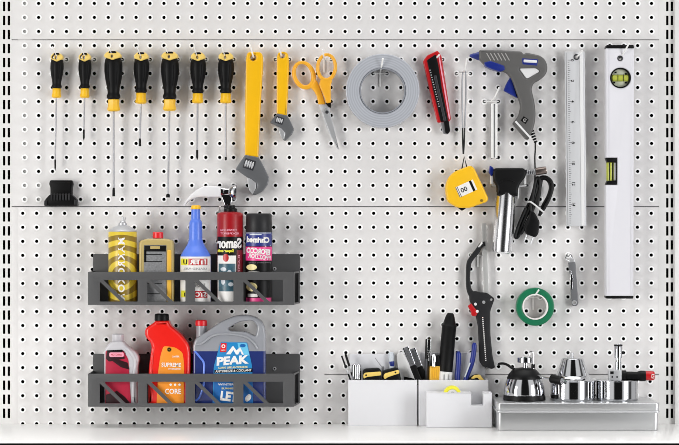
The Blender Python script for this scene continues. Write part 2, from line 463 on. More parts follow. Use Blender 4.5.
# ------------------------------------------------------------------ screwdrivers
def screwdriver(label, top, hw, waist, yb, yc, chw, cc, tip, tiplen, tipw, flat):
    """top (x, y); black grip ends at yb, collar at yc; tip (x, y)"""
    dm = hw + 2.4
    t = Th('screwdriver', label, 'screwdriver', (top[0], top[1], dm), dm, 'screwdrivers hung in a row')
    ax = Vector((cc - top[0], (yb + yc) / 2 - top[1], 0)).normalized()
    L = (yb - top[1]); y0 = 6.4
    def at(tt): return (top[0] + ax.x * tt, top[1] + ax.y * tt)
    # end cap with the hanging hole
    g = t.mb().m('paleyellow')
    w = hw * 0.94
    capo = rnd([(top[0] - w * .55, top[1] + .2), (top[0] + w * .55, top[1] + .2), (top[0] + w, top[1] + 3.6), (top[0] + w * .95, top[1] + 6.4, 1), (top[0] + w * .45, top[1] + 7.6, 2), (top[0], top[1] + 9.2, 1.5), (top[0] - w * .45, top[1] + 7.6, 2), (top[0] - w * .95, top[1] + 6.4, 1), (top[0] - w, top[1] + 3.6)], 2.6)
    hole = ell(top[0] - 0.6, top[1] + 5.1, 1.1, 1.7)
    cap = t.part('end_cap', g.plate(capo, dm - hw * .7, dm + hw * 1.06, 1.1, [hole]))
    b = t.mb().m('black').plate(rnd([(top[0] - w * .38, top[1] + .2), (top[0] + w * .38, top[1] + .2), (top[0] + w * .5, top[1] + 2.2), (top[0] - w * .5, top[1] + 2.2)], 1.2), dm - hw * .4, dm + hw * 1.12, 0.4)
    t.part('end_button', b, cap)
    prof = []
    for q, r in ((0, .80), (.03, .9), (.14, 1.0), (.32, 1.02), (.5, .93), (.64, .8), (.74, waist / hw * 1.0), (.83, waist / hw * .94), (.87, waist / hw * .95), (.91, waist / hw * 1.09), (.96, waist / hw * 1.09), (1, waist / hw * .85)):
        prof.append((y0 + (L - y0) * q, hw * r))
    o3 = (top[0], top[1], dm)
    gm = t.mb().m('rubber'); gm.lathe(o3, ax, prof, 28)
    for sgn in (-1, 1):
        p = []
        for q, r in ((.16, 1.0), (.34, 1.02), (.52, .92), (.68, .78)):
            c = at(y0 + (L - y0) * q); rr = hw * r; a = sgn * .5
            p.append((c[0] + math.sin(a) * rr, c[1], dm + math.cos(a) * rr))
        gm.tube(cr(p, 4), 0.42, 6)
    t.part('grip', gm)
    l0, l1 = L - .6, yc - top[1]
    t.part('collar', t.mb().m('yellow').lathe(o3, ax, [(l0, chw * .8), (l0 + 1.2, chw * .95), (l0 + (l1 - l0) * .45, chw * .9), (l1 - 1.6, chw * 1.07), (l1 - .3, chw * .86), (l1, chw * .6)], 8 if hw > 8.2 else 10))
    s0 = at(l1 - .5); s3 = (s0[0], s0[1], dm); e3 = (tip[0], tip[1] - tiplen, dm)
    dirv = Vector(e3) - Vector(s3)
    r = 0.95 if hw > 7 else 0.75
    sh = t.part('shaft', t.mb().m('shaft').cyl(s3, dirv, dirv.length + .3, r, 0.1, 12))
    d2 = Vector((tip[0], tip[1], dm)) - Vector(e3)
    tm = t.mb().m('black')
    if flat: tm.lathe(e3, d2, [(0, r * 1.02), (d2.length * .35, tipw), (d2.length * .55, tipw), (d2.length, tipw * 1.05)], 16, 1.0, 0.45)
    else: tm.lathe(e3, d2, [(0, r * 1.02), (.4, tipw), (d2.length * .72, tipw), (d2.length, .25)], 12)
    t.part('tip', tm, sh, 'dark tip')
    return t
screwdriver('slim black and yellow screwdriver with long thin shaft, first from the left', (57.3, 53.1), 6.6, 4.7, 88.5, 98, 4.6, 56.5, (55.2, 170.5), 11, 0.85, False)
screwdriver('slim black and yellow screwdriver with short shaft, second from the left', (85.1, 53.1), 6.5, 4.6, 88.5, 98, 4.6, 84.7, (83.8, 140.5), 11, 1.0, False)
screwdriver('thick black and yellow screwdriver third from the left, long shaft with narrow tip', (113.3, 51.5), 9.0, 6.3, 99.3, 111.5, 6.1, 113.6, (113.7, 196.4), 9, 1.35, True)
screwdriver('black and yellow screwdriver fourth from the left, short shaft with a broad dark tip', (141.7, 52.5), 7.7, 5.4, 93, 103.8, 5.4, 141.0, (139.9, 146.2), 8, 1.25, True)
screwdriver('thick black and yellow screwdriver with the longest shaft, fifth from the left', (170.1, 52), 8.9, 6.3, 99.3, 111, 6.3, 169.6, (168, 197.5), 4, 1.9, True)
screwdriver('black and yellow screwdriver sixth from the left, pointed dark tip above the claw hammer', (198.3, 52.6), 7.8, 5.4, 93.5, 103.4, 5.5, 197.7, (197.2, 160), 10, 1.15, False)
screwdriver('black and yellow screwdriver beside the large yellow wrench, last of the row', (226.1, 52.6), 7.9, 5.4, 93.5, 103.4, 5.5, 225.7, (225.8, 160.5), 3.5, 1.1, False)
ords = ['first', 'second', 'third', 'fourth', 'fifth', 'sixth', 'seventh']
for i, (bx, off) in enumerate(((59.5, -4.2), (87.4, -4.2), (115.2, -4.3), (143.1, -4.3), (171, -4.2), (198.8, -3.4), (226.7, -4))):
    hook('behind the %s screwdriver from the left' % ords[i], bx, 59.6, lean=off, rise=2.2, tip=11.5, reach=25, stem=0, ra=.48)

# ------------------------------------------------------------------ adjustable wrenches
def wrench(label, hnd, hole, hr, head, jaw, worm, wormdir, dc, th, blk=None):
    t = Th('adjustable_wrench', label, 'wrench', (hole[0], hole[1], dc), dc, 'yellow adjustable wrenches')
    g = t.mb().m('wrench').plate(hnd, dc - th * .6, dc + th * .6, 1.6, [ell(hole[0], hole[1], hr, n=20)], steps=4)
    h = t.part('handle_grip', g)
    c = t.mb().m('steel').plate(head, dc - th * .75, dc + th * .75, 0.8)
    hd = t.part('jaw_head', c)
    t.part('movable_jaw', t.mb().m('satin').plate(jaw, dc - th * .55, dc + th * .8, 0.6))
    w = t.mb()
    a = Vector((wormdir[0], wormdir[1], 0)).normalized(); L = worm[2]; n = Vector((-a.y, a.x, 0))
    cx, cy = worm[0], worm[1]; W = worm[3]
    w.m('darksteel').plate([tuple((Vector((cx, cy, 0)) + a * (sx * L / 2) + n * (sy * W / 2))[:2]) for sx, sy in ((-1, -1), (1, -1), (1, 1), (-1, 1))], dc + th * .7, dc + th * .75 + .25, 0.05)
    w.m('alu')
    k = 4
    for i in range(k):
        o = Vector((cx, cy, dc + th * .55)) + a * (-L * .42 + L * .84 * i / k)
        q = L * .84 / k
        w.lathe(o, a, [(0, W * .3), (q * .3, W * .42), (q * .55, W * .42), (q * .9, W * .3)], 14)
    t.part('worm_screw', w)
    return t
wrench('large yellow adjustable wrench with dark steel jaw, beside the last screwdriver',
       rnd([(247.2, 52.2, 5), (262.5, 52.2, 5), (263.3, 62, 4), (260.5, 110, 8), (258.4, 157.6, 1.5), (244.9, 156, 1.5), (245.2, 110, 8), (246, 60, 4)], 3), (253.3, 58), 3.0,
       rnd([(245.3, 155), (258.8, 157.4), (264, 167), (269.3, 178), (267.6, 185), (262.5, 191.5), (255, 195.4), (252.4, 194.6), (256.8, 188.5), (257, 183.2), (252, 179.5), (246.5, 177), (235.7, 169.2)], 1.0),
       rnd([(247.6, 177.3), (252, 179.6), (256.7, 183.3), (256, 189), (252.6, 194.6), (249.3, 190), (247.9, 184)], 0.8), (249.6, 164.5, 11, 10), (1, .32), 7.5, 9)
wrench('small yellow adjustable wrench hanging between large wrench and scissors',
       rnd([(278.3, 52, 5), (287.7, 52, 5), (289.2, 60, 4), (288.2, 90, 6), (286.8, 115.8, 1.2), (276.7, 114.6, 1.2), (276.7, 90, 6), (276.8, 58, 4)], 3), (282.3, 56.0), 2.5,
       rnd([(277, 113.6), (287.3, 115.6), (290.3, 121), (294.3, 129.4), (291.5, 135), (285.6, 140.8), (283.6, 140.4), (285, 133), (278.8, 127.2), (269.8, 122.7)], 0.8),
       rnd([(278.6, 127), (281.5, 128.6), (285, 132.6), (284.8, 137), (283.2, 140.2), (280.2, 136), (278.8, 131)], 0.6), (279.6, 120.6, 8, 7), (1, .32), 6.5, 7)
hook('through the eye of the large yellow wrench', 254.5, 59.6, lean=-3.2, rise=1.6, tip=11.5, reach=18, stem=0)
hook('through the eye of the small yellow wrench', 282.4, 59.6, lean=-3.2, rise=3.4, tip=11.5, reach=17, stem=0)

# ------------------------------------------------------------------ scissors
t = Th('scissors', 'scissors with orange-yellow handles hanging left of the silver tape roll', 'scissors', (326, 58, 6), 6)
g = t.mb().m('scissor')
g.plate(ell(304.0, 75.2, 11.6, 14.8, -0.36, 36), 4, 8.6, 1.7, [ell(303.6, 74.6, 7.2, 10.8, -0.33, 36)], steps=4)
g.plate(rnd([(309, 86.5), (316.2, 79.5), (319.5, 86), (322.6, 94), (325.4, 103), (325, 104.5), (318.2, 104.5, 1), (317, 97), (313.6, 90.5)], 2), 4.2, 8.4, 1.2)
hl = t.part('left_handle', g)
g = t.mb().m('scissor')
g.plate(ell(326.6, 67.8, 10.6, 14.4, 0.05, 36), 8.9, 13.2, 1.7, [ell(326.6, 67.4, 7.0, 10.8, 0.05, 36)], steps=4)
g.plate(rnd([(320.6, 79.2), (332.6, 79.2), (331.0, 86), (330.8, 95), (331.2, 102.8, 1.5), (326.2, 104), (324.5, 98), (321.5, 91), (318.9, 85)], 2), 9, 13, 1.2)
t.part('right_handle', g)
t.part('blade', t.mb().m('alu').plate(rnd([(318.6, 103.5), (327.6, 103.5), (331.6, 118), (338.4, 148.8, .2), (337, 149), (326, 127)], .4), 5.0, 6.9, 0.3))
t.part('blade', t.mb().m('satin').plate(rnd([(322.2, 112), (325.6, 108), (332.8, 122), (338.9, 149.6, .2), (330, 134), (323.6, 117.5)], .4), 7.1, 8.9, 0.5))
b = t.mb().m('black').plate(rnd([(325.3, 103.2), (331.2, 102.4), (330.8, 108.2), (328.2, 106.8)], .5), 7.4, 12, 0.3)
t.part('handle_stop', b)
t.part('pivot_screw', t.mb().m('darksteel').cyl((327.0, 112.2, 8.5), (0, 0, 1), 1.4, 1.7, .3, 16))
hook('inside the right handle loop of the scissors', 324.2, 59.6, lean=-1.6, rise=1.6, tip=8.5, reach=21)

# ------------------------------------------------------------------ big roll of tape
t = Th('tape_roll', 'large roll of silver grey tape hanging on a T hook', 'tape roll', (382.6, 91, 3), 14)
g = t.mb().m('wound'); g.annulus(382.6, 91, 22.9, 36.9, 2.5, 19, 72, 1.0)
t.part('wound_tape', g)
g = t.mb().m('greycore'); g.annulus(382.6, 91, 21.7, 22.8, 2.2, 19.6, 72, 0.35)
t.part('core', g)
hook('carrying the large silver tape roll', 380.2, 73.6, lean=2.4, rise=3.5, tip=13.6, reach=25)

# ------------------------------------------------------------------ utility knife
t = Th('utility_knife', 'red and black utility knife hanging at a slant', 'utility knife', (438, 52, 4), 6)
t.part('body', t.mb().m('red').plate(rnd([(427, 55.6), (437.6, 50.6), (441.6, 56.6), (445.4, 82), (451, 119.5), (448.6, 122.2), (437.2, 122.8), (430.4, 95), (422.8, 61.4)], 1.6), 3, 9.2, 1.2))
t.part('front_channel', t.mb().m('black').plate(rnd([(426.8, 60.5), (435.6, 54.6), (438.4, 66), (441.6, 88), (448.2, 121.4), (440.6, 122.2), (433.4, 92)], 1.2), 8.9, 10.2, 0.5))
g = t.mb().m('satin')
for k in range(16):
    a = k / 15; x = 429.2 + a * 9.2; y = 70 + a * 36
    g.box(x, x + 1.3, y, y + 1.0, 10.1, 10.5, 0.1)
t.part('slider_teeth', g)
t.part('slider_rail', t.mb().m('darksteel').plate(rnd([(433.4, 76), (436.2, 75.4), (446.2, 121), (443.6, 121.6)], .5), 10.0, 10.9, 0.3))
t.part('rail_edge', t.mb().m('palepink').plate(rnd([(438.0, 55), (439.2, 54.4), (444.4, 85), (450, 119), (448.8, 119.6)], .3), 9.0, 9.9, 0.2))
t.part('blade_holder', t.mb().m('shaft').plate(rnd([(439.6, 121.2), (448.9, 120), (450.2, 131.5), (447.6, 134.6), (443, 133.8)], 1.2), 4.5, 8.4, 0.6))
t.part('tip_guard', t.mb().m('black').plate(rnd([(443.6, 121.6), (448.6, 121), (450, 131.5), (447.4, 134.2), (445.2, 133)], 1.0), 8.3, 9.6, 0.4))
hook('at the top of the red utility knife', 435.6, 59.6, lean=3.2, rise=1.2, tip=4, reach=13, stem=0)

# ------------------------------------------------------------------ tweezers and tape measure
t = Th('tweezers', 'slim chrome tweezers with dark lower ends, hanging above the yellow tape measure', 'tweezers', (463.6, 72, 8), 8)
for sgn in (-1, 1):
    g = t.mb().m('midsteel')
    g.tube(cr([(464.3, 71.4, 8), (464.1 + sgn * 1.5, 74, 8), (464.0 + sgn * 1.9, 92, 8), (463.8 + sgn * 1.4, 115, 8), (463.6 + sgn * 1.0, 128, 8)], 4), 0.75, 8)
    a = t.part('arm', g)
    t.part('dark_end', t.mb().m('black').tube([(463.6 + sgn * 1.0, 128, 8), (463.5 + sgn * .85, 140, 8), (463.4 + sgn * .35, 154, 8)], [0.8, .85, .5], 8), a, 'dark lower end')
hook('holding the chrome tweezers', 463.4, 73.6, lean=2.2, rise=1.8, tip=13.5, reach=23, stem=0)
t = Th('tape_measure', 'yellow tape measure hanging tilted below the chrome tweezers', 'tape measure', (464.5, 157, 6), 14)
body = rnd([(470.6, 165.2, 3), (474.4, 169, 3), (488.2, 198.4, 2.5), (486.6, 202, 2), (469, 208.2, 3), (457, 207.8, 3), (447.2, 201.6, 3), (444.7, 188.5, 6), (447.6, 178, 6), (454, 171.6, 5)], 3)
sh = t.part('case', t.mb().m('yellow').plate(body, 3, 21, 2.0, steps=4))
g = t.mb(); ang = -math.atan2(15, 33)
def rot2(cx, cy, u, v, a): return (cx + u * math.cos(a) - v * math.sin(a), cy + u * math.sin(a) + v * math.cos(a))
lab = lambda u0, u1, v0, v1: [rot2(465.9, 188.6, u, v, ang) for u, v in ((u0, v0), (u1, v0), (u1, v1), (u0, v1))]
g.m('paper').plate(lab(-9.6, 9.6, -5.5, 5.5), 20.9, 21.25, 0.05)
g.m('black').plate(lab(5.2, 7.6, -5.5, 5.5), 21.2, 21.4, 0.03)
g.plate(lab(-9.4, -8.9, -5.5, 5.5), 21.2, 21.4, 0.02).plate(lab(-7.9, -7.4, -5.5, 5.5), 21.2, 21.4, 0.02)
g.text('00', 463.6, 189.6, 6.6, 4.6, lambda x, y: 21.45, ang, bold=0.01)
t.part('front_label', g)
t.part('case_screw', t.mb().m('gold').cyl((481.2, 200.6, 20.8), (0, 0, 1), .7, 1.5, .2, 14))
t.part('hanging_loop', t.mb().m('black').tube([(461.9, 169.6, 11), (464.4, 156.4, 11), (467.2, 168.2, 11)], 0.75, 8))
t.part('tape_end_hook', t.mb().m('black').plate(rnd([(456.4, 206.8), (460, 206.8), (466, 208.4), (462, 210.8)], .6), 7, 17, 0.4))

# ------------------------------------------------------------------ U shaped chrome rods under the glue gun
t = Th('spring_tongs', 'slim pair of chrome rods joined at both ends, hanging left of the glue gun handle', 'tongs', (494.3, 102, 6), 5)
t.part('rods', t.mb().m('darksteel').tube([(491.4, 103, 5), (491.4, 130, 5), (491.6, 158.6, 5), (496.6, 158.8, 5), (497, 130, 5), (497, 103, 5)], 0.7, 8, closed=True))
t.part('web', t.mb().m('hook').plate(rnd([(490.9, 103.4), (497.6, 103.4), (497.4, 158), (491.0, 158)], .4), 4.9, 5.7, 0.1))
t.part('centre_rib', t.mb().m('darksteel').box(493.9, 494.6, 104, 157.6, 5.6, 6.2, .1))
hook('with upturned tip holding the slim chrome rods', 491.3, 101.5, lean=6.6, rise=1.4, tip=13, reach=22, stem=0)

# ------------------------------------------------------------------ glue gun with cord
t = Th('glue_gun', 'dark grey glue gun with blue trigger and a bundled black cord', 'glue gun', (528, 70, 8), 12)
outer = rnd([(479, 50.3, 1.5), (500, 50.6), (520.6, 51.9, 1.2), (523.2, 54.6, 1), (526, 53.0, 1), (538.8, 55.6, 3), (544.4, 59.4, 4), (547.2, 66.5, 4), (546.3, 73.8, 4), (540, 80.3, 4), (533, 83.6, 3), (530.9, 89.5, 4), (533.8, 101, 6), (535.3, 113, 5), (534.6, 122, 3), (532.4, 130.6, 2.5), (527.8, 140.2, 1.2), (525, 139, 1), (512, 123.6, 1), (518.2, 116.2, 4), (520.6, 105.5, 5), (516.9, 96, 5), (511.2, 79.5, 5), (506, 72.2, 4), (494, 69.6, 4), (483.1, 64.2, 2), (478.6, 59.5, 1.5)], 3)
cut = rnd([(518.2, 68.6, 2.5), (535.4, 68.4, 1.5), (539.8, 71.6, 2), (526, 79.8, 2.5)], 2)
bd = t.part('body', t.mb().m('gun').plate(outer, 7, 20, 2.2, [cut], steps=4))
g = t.mb().m('gunlight')
for k in range(6):
    x = 485.6 + k * 3.7; g.plate(rnd([(x, 53.6), (x + 1.0, 53.4), (x + 5.2, 60.8), (x + 4.3, 61.2)], .3), 19.8, 20.3, 0.1)
t.part('vent_slots', g, None, 'pale slanted vents')
t.part('nozzle_tip', t.mb().m('blue').lathe((480, 56.2, 12), (-1, -.05, 0), [(0, 4.4), (2, 4.2), (6, 2.6), (7, 2.6), (10, 1.2), (10.5, .9)], 16), None, 'blue nozzle')
t.part('heat_shield', t.mb().m('blue').plate(rnd([(483.3, 63), (490.2, 61.4), (503.6, 66.2), (504.6, 70.2), (500.4, 72.2), (492, 69.8), (485.2, 67)], 1.4), 3.4, 21, 0.8), None, 'blue underside guard')
t.part('trigger', t.mb().m('blue').plate(rnd([(510.4, 76.5), (512.4, 80), (517.6, 98.4), (503.2, 90.8), (505.8, 84.5)], 1.2), 8, 16, 1.0), None, 'blue trigger')
g = t.mb().m('blue').plate(rnd([(521.4, 58.8), (537.2, 59.8), (536.6, 66.2), (522, 64.8)], .8), 19.6, 20.3, 0.15)
t.part('stick_window', g)
t.part('glue_stick', t.mb().m('white').lathe((523, 61.4, 19.4), (1, .06, 0), [(0, 1.4), (.4, 1.7), (12.8, 1.7), (13.2, 1.4)], 14))
a = 0.62
def rq(cx, cy, w, h, a): return [rot2(cx, cy, u, v, a) for u, v in ((-w, -h), (w, -h), (w, h), (-w, h))]
g = t.mb().m('black').plate(rq(524, 120.4, 3.0, 2.7, a), 19.9, 20.25, .05)
g.m('gunlight').text('G', 524, 120.4, 3.0, 3.6, lambda x, y: 20.35, a, bold=0.03)
t.part('emblem', g)
t.part('foot_band', t.mb().m('white').plate(rnd([(514.2, 122.3), (515.6, 121.0), (530.4, 137.4), (529.2, 138.8)], .3), 19.7, 20.4, 0.15))
g = t.mb().m('black')
for k in range(5):
    g.cyl((531.2 + k * 1.0, 130.5 + k * 2.6, 12), (.36, .93, 0), 1.9, 2.7 - k * .22, .4, 16)
t.part('strain_relief', g)
g = t.mb().m('black')
g.tube(cr([(535.2, 141, 12), (535.5, 149, 9), (535.3, 158, 6), (535.6, 172, 5.5), (534.6, 184, 8), (531, 200, 9.4)], 5), 0.75, 8)
# folded strands of the bundle
for (p, d0) in (([(535, 203), (537.5, 190), (540, 180), (545, 178.6), (548.6, 181), (550.6, 187), (548.4, 196), (543, 206), (539.5, 216)], 9),
                ([(533.6, 204), (536, 190), (539.4, 178.8), (545, 176.8), (550.6, 180.4), (552.6, 187), (550, 197), (545, 207), (540.5, 214)], 11.5),
                ([(531.5, 205), (533.6, 192), (535.6, 181), (537.6, 177.6), (540, 182), (539.4, 193), (537, 206)], 13),
                ([(536, 182), (532.6, 195), (527.6, 207), (521, 222), (516.2, 235)], 8),
                ([(538.5, 181), (534.6, 196), (529.8, 209), (523, 224), (518.4, 236.4), (515.4, 236), (519.6, 223), (526, 208)], 10.5),
                ([(541.5, 180), (539.4, 190), (536.4, 200), (531, 214), (524, 229), (520.6, 234)], 12.5),
                ([(531, 200), (531, 210), (533, 219), (534, 224)], 13)):
    g.tube(cr([(x, y, d0) for x, y in p], 5), 1.6, 8)
cd = t.part('power_cord', g)
t.part('cable_tie', t.mb().m('white').tube(cr([(527.6, 202.6, 7), (530, 201.8, 15), (536, 206, 15.8), (542.6, 211.6, 15), (543.8, 212, 8)], 5), 0.85, 8), cd, 'white cable tie')
pl = t.part('plug', t.mb().m('black').plate(rnd([(529.4, 211), (534.4, 212), (539.6, 222), (538.2, 234, 2), (535.2, 237.6), (525.2, 233.8), (524.6, 228), (528.6, 219)], 2), 8.5, 15.5, 1.4), cd)
g = t.mb().m('satin')
g.tube([(527, 233.6, 11.6), (524.2, 241, 11.6)], .8, 8).tube([(533.4, 236, 11.6), (530.6, 243.8, 11.6)], .8, 8)
t.part('plug_pins', g, pl)
t.part('added_cutout_plate', t.mb().m('white').plate(inset(cut if area2(cut) > 0 else cut[::-1], .25), 13, 18.4, .3), None, 'white triangular insert')  # plate added to whiten the shaded cutout, not a part of the gun
hook('mostly hidden behind the glue gun body', 505.3, 59.6, lean=0, rise=1, tip=2.5, reach=8, stem=0)

# ------------------------------------------------------------------ torch
t = Th('gas_torch', 'gas torch with black head and polished silver tube, hung beside the black cord', 'torch', (506, 168, 10), 14)
t.part('cylinder', t.mb().m('brightchrome').lathe((506.6, 192, 14), (-.075, 1, 0), [(0, 9.6), (1, 10.2), (58, 10.1), (60.4, 9.9), (61.4, 9.0)], 40))
t.part('head', t.mb().m('torchhead').plate(rnd([(494.6, 168.2, 1.5), (522.5, 168.2, 1.5), (526.2, 171.6, 1.5), (525, 177, 2), (519, 184.6, 3), (517.4, 190, 3), (517.2, 196.4, 1), (496.4, 195.6, 1), (497, 187, 3), (492.8, 180, 2.5), (492.6, 172, 1.5)], 2), 5, 24, 2.4, steps=4))
t.part('ignition_button', t.mb().m('blue').plate(rnd([(489.8, 165.4), (493.4, 168), (493.6, 173), (491.4, 176.6), (488.6, 172.4)], 1), 10, 18, 0.8), None, 'dark blue button')
t.part('head_groove', t.mb().m('black').tube(cr([(499, 183, 23.6), (503, 180.6, 24.2), (509, 180.2, 24.2), (514.6, 182.8, 23.6)], 5), .7, 8))
nz = t.part('nozzle', t.mb().m('nozzle').lathe((535.6, 171.6, 14), (1, -.14, 0), [(0, 3.2), (.5, 3.8), (10, 3.9), (10.8, 3.6), (10.8, 3), (3, 2.8)], 24))
g = t.mb().m('satin')
for k in range(6): g.cyl((525.2 + k * 1.8, 173 - k * .22, 14), (1, -.12, 0), 1.0, 2.6 + .1 * k, .3, 18)
g.m('darksteel').cyl((524.5, 173.1, 14), (1, -.13, 0), 11.6, 1.9, .1, 14)
t.part('coil_neck', g)
g = MB(12).m('white')
g.plate(rect(490.2, 492.9, 175.6, 184.2, .7), 6, 16, .5)
g.tube(cr([(490.8, 185.5, -4), (491.4, 185.4, 2), (491.4, 184.5, 7), (491.4, 180, 12)], 4), .8)
g.plate(rect(523.0, 525.8, 172.4, 184.4, .7), 9.5, 18.4, .5)
g.tube(cr([(524.6, 185.4, -4), (524.6, 185.5, 2), (524.4, 184.4, 8), (524.4, 180, 12)], 4), .8)
g.tube(cr([(490.8, 186, 2.6), (500, 186.6, 2.6), (515, 186.6, 2.6), (524.6, 186, 2.6)], 3), .9)
g.tube(cr([(518.6, 186.4, 2.6), (518.6, 198.4, 2.6)], 3), 1.2)
g.tube(cr([(518.8, 186, 12), (526.4, 185.4, 12)], 3), 1.0)
solo('twin_prong_hook', 'white two-armed holder gripping the torch head from both sides', 'hook', (508, 186, 0), g)

# ------------------------------------------------------------------ ruler
t = Th('ruler', 'long aluminium ruler with tick marks, left of the spirit level', 'ruler', (575.5, 52, 5), 7)
tilt = 1.9 / 174
rx = lambda x, y: x + (y - 52) * tilt
def rslab(x0, x1, y0, y1): return [(rx(x0, y0), y0), (rx(x1, y0), y0), (rx(x1, y1), y1), (rx(x0, y1), y1)]
t.part('blade', t.mb().m('alu').plate(rslab(564.4, 584.4, 51.8, 226.2), 6.4, 9.2, 0.4, [ell(576.3, 57.2, 1.7)]))
t.part('raised_rib', t.mb().m('white').plate(rslab(579.2, 582.6, 52.4, 225.8), 9.0, 9.9, 0.4))
g = t.mb().m('greytext')
for k in range(80):
    y = 60 + k * 2.06; L = 3.4 if k % 10 == 0 else (2.5 if k % 5 == 0 else 1.6)
    g.plate(rslab(567.4, 567.4 + L, y, y + .55), 9.15, 9.32, 0.02)
g.m('black')
for k in range(8): g.text(str(k * 2) if k else '0', rx(572.0, 60 + k * 20.6), 60.4 + k * 20.6, 2.2 if k < 5 else 3.4, 3.0, lambda x, y: 9.34, math.pi / 2, bold=0.02)
g.m('greytext').plate(rslab(565.6, 566.1, 53, 225), 9.15, 9.3, 0.02)
t.part('scale_marks', g)
t.part('eyelet', t.mb().m('darksteel').annulus(576.3, 57.2, 1.8, 3.0, 9.0, 9.8, 24, .2))
hook('in the eyelet of the aluminium ruler', 575.0, 59.6, lean=5.8, rise=2.2, tip=8, reach=16, stem=0)

# ------------------------------------------------------------------ spirit level
t = Th('spirit_level', 'long white spirit level with two green vials, beside the aluminium ruler', 'spirit level', (620, 46, 10), 24)
lo = [(606.1, 48.2), (633.8, 48.2), (633.3, 296), (605.9, 296), (605.9, 184.9), (617.4, 184.9), (617.4, 157.6), (606.0, 157.6)]
lo = rnd(lo, .5, 3)
fr = t.part('frame', t.mb().m('levelwhite').plate(lo, 9, 25, 0.7, [ell(620.4, 78, 10.3, n=40), ell(620, 58.4, 2.7, n=24)]))
t.part('end_cap', t.mb().m('black').plate(rnd([(606.4, 45), (633.6, 45), (634, 48.4), (605.9, 48.4)], 1.0), 8.4, 25.4, 0.6))
t.part('end_cap', t.mb().m('black').plate(rnd([(605.7, 295.9), (633.5, 295.9), (633.1, 298.6), (606.2, 298.6)], .8), 8.4, 25.4, 0.5))
t.part('grooved_face', t.mb().m('levelwhite').plate([(608.6, 49), (609.3, 49), (609.0, 157), (608.3, 157)], 24.8, 25.3, .05).plate([(609.0, 186), (609.6, 186), (609.2, 295.4), (608.6, 295.4)], 24.8, 25.3, .05).plate([(631.0, 49), (631.6, 49), (631.0, 295.4), (630.4, 295.4)], 24.8, 25.3, .05))
# round vial
rg = t.part('round_vial', t.mb().m('black').plate(ell(620.4, 78, 10.2, n=40), 10, 25.6, .4, [ell(620.4, 78, 9.0, n=40)]))
t.part('vial_backing', t.mb().m('vialback').plate(ell(620.4, 78, 8.95, n=40), 18, 21.6, .2), rg)
t.part('vial_tube', t.mb().m('vial').lathe((612.4, 78.0, 22), (1, 0, 0), [(0, 2.6), (.6, 3.4), (15.4, 3.4), (16, 2.6)], 20), rg, 'green liquid tube')
g = t.mb().m('black')
for x in (617.4, 622.8): g.box(x, x + .7, 74.4, 81.6, 25.3, 25.7, .1)
for x, y in ((615, 71.6), (625, 73), (613.6, 81.8), (625, 81.8), (625, 86.6)): g.box(x, x + 1.9, y, y + 1.5, 21.5, 22.4, .2)
t.part('vial_marks', g, rg)
# side vial
sv = t.part('side_vial', t.mb().m('black').plate(rnd([(606.0, 157.8), (617.2, 157.8), (617.2, 184.7), (606.0, 184.7), (607.6, 180.6), (616.2, 180.6), (616.2, 162.4), (607.6, 162.4)], .5), 10, 24.6, .4))
t.part('vial_tube', t.mb().m('vial').lathe((610.6, 162, 18), (0, 1, 0), [(0, 2.8), (.6, 3.6), (18.4, 3.6), (19, 2.8)], 20), sv, 'green liquid tube')
g = t.mb().m('black')
for x in (609.4, 612.4): g.box(x, x + .8, 162.6, 180.4, 21.2, 21.8, .1)
t.part('vial_marks', g, sv)
t.part('vial_backing', t.mb().m('white').box(614.4, 616.1, 162.6, 180.4, 11, 22, .2), sv)
t.part('hole_bush', t.mb().m('darksteel').annulus(620, 58.4, 1.9, 2.65, 20, 25.4, 24, .2))
hook('through the top hole of the white spirit level', 616.9, 59.6, lean=8.6, rise=1.2, tip=14.2, reach=33, stem=0)

# ------------------------------------------------------------------ pocket knife, green tape, hacksaw
t = Th('pocket_knife', 'small grey folded pocket knife hanging under the aluminium ruler', 'knife', (569, 258, 4), 5)
t.part('handle', t.mb().m('knifegrey').plate(rnd([(568.2, 262), (575.2, 261.6), (576, 272), (578.4, 303.6, 2), (576.2, 306.2, 2), (572, 306, 2), (570.6, 290), (570.8, 279), (568.9, 270)], 1.2), 2.5, 7.2, .8, [ell(574.2, 302.6, 1.3)]))
t.part('folded_blade', t.mb().m('chrome').plate(rnd([(569.6, 270), (571.2, 271), (573, 279), (572.4, 289), (570.8, 291)], .5), 3.5, 7.8, .3))
t.part('bolster', t.mb().m('satin').plate(rnd([(569.6, 257.6), (574.6, 259), (575.4, 263), (568.4, 263.4)], 1), 3, 7, .6))
g = t.mb().m('satin').annulus(574.2, 302.6, 1.35, 2.4, 7.1, 7.8, 20, .2)
t.part('lanyard_eye', g)
t.part('ring', t.mb().m('chrome').tube([(569.0 + 3.0 * math.cos(a * math.pi / 8), 257.6 + 3.4 * math.sin(a * math.pi / 8), 5 + 1.2 * math.cos(a * math.pi / 8)) for a in range(16)], .6, 8, closed=True))
solo('peg_pin', 'short peg in the panel carrying the ring of the pocket knife', 'hook', (567.7, 255.2, 0), MB().m('hook').tube([(568.0, 255.1, -4), (568.0, 255.1, 3), (568.0, 254.6, 8)], .8))
t = Th('tape_roll', 'small roll of green tape hanging on a hook above the burners', 'tape roll', (535, 306.7, 3), 12)
t.part('wound_tape', t.mb().m('green').annulus(535, 306.7, 13.1, 19.0, 3, 16, 56, .8))
t.part('core', t.mb().m('paper').annulus(535, 306.7, 11.7, 12.95, 2.6, 16.6, 56, .35), None, 'white cardboard core')
hook('carrying the roll of green tape', 533.2, 296.9, lean=4.0, rise=2.2, tip=7.5, reach=20, half=6.9)

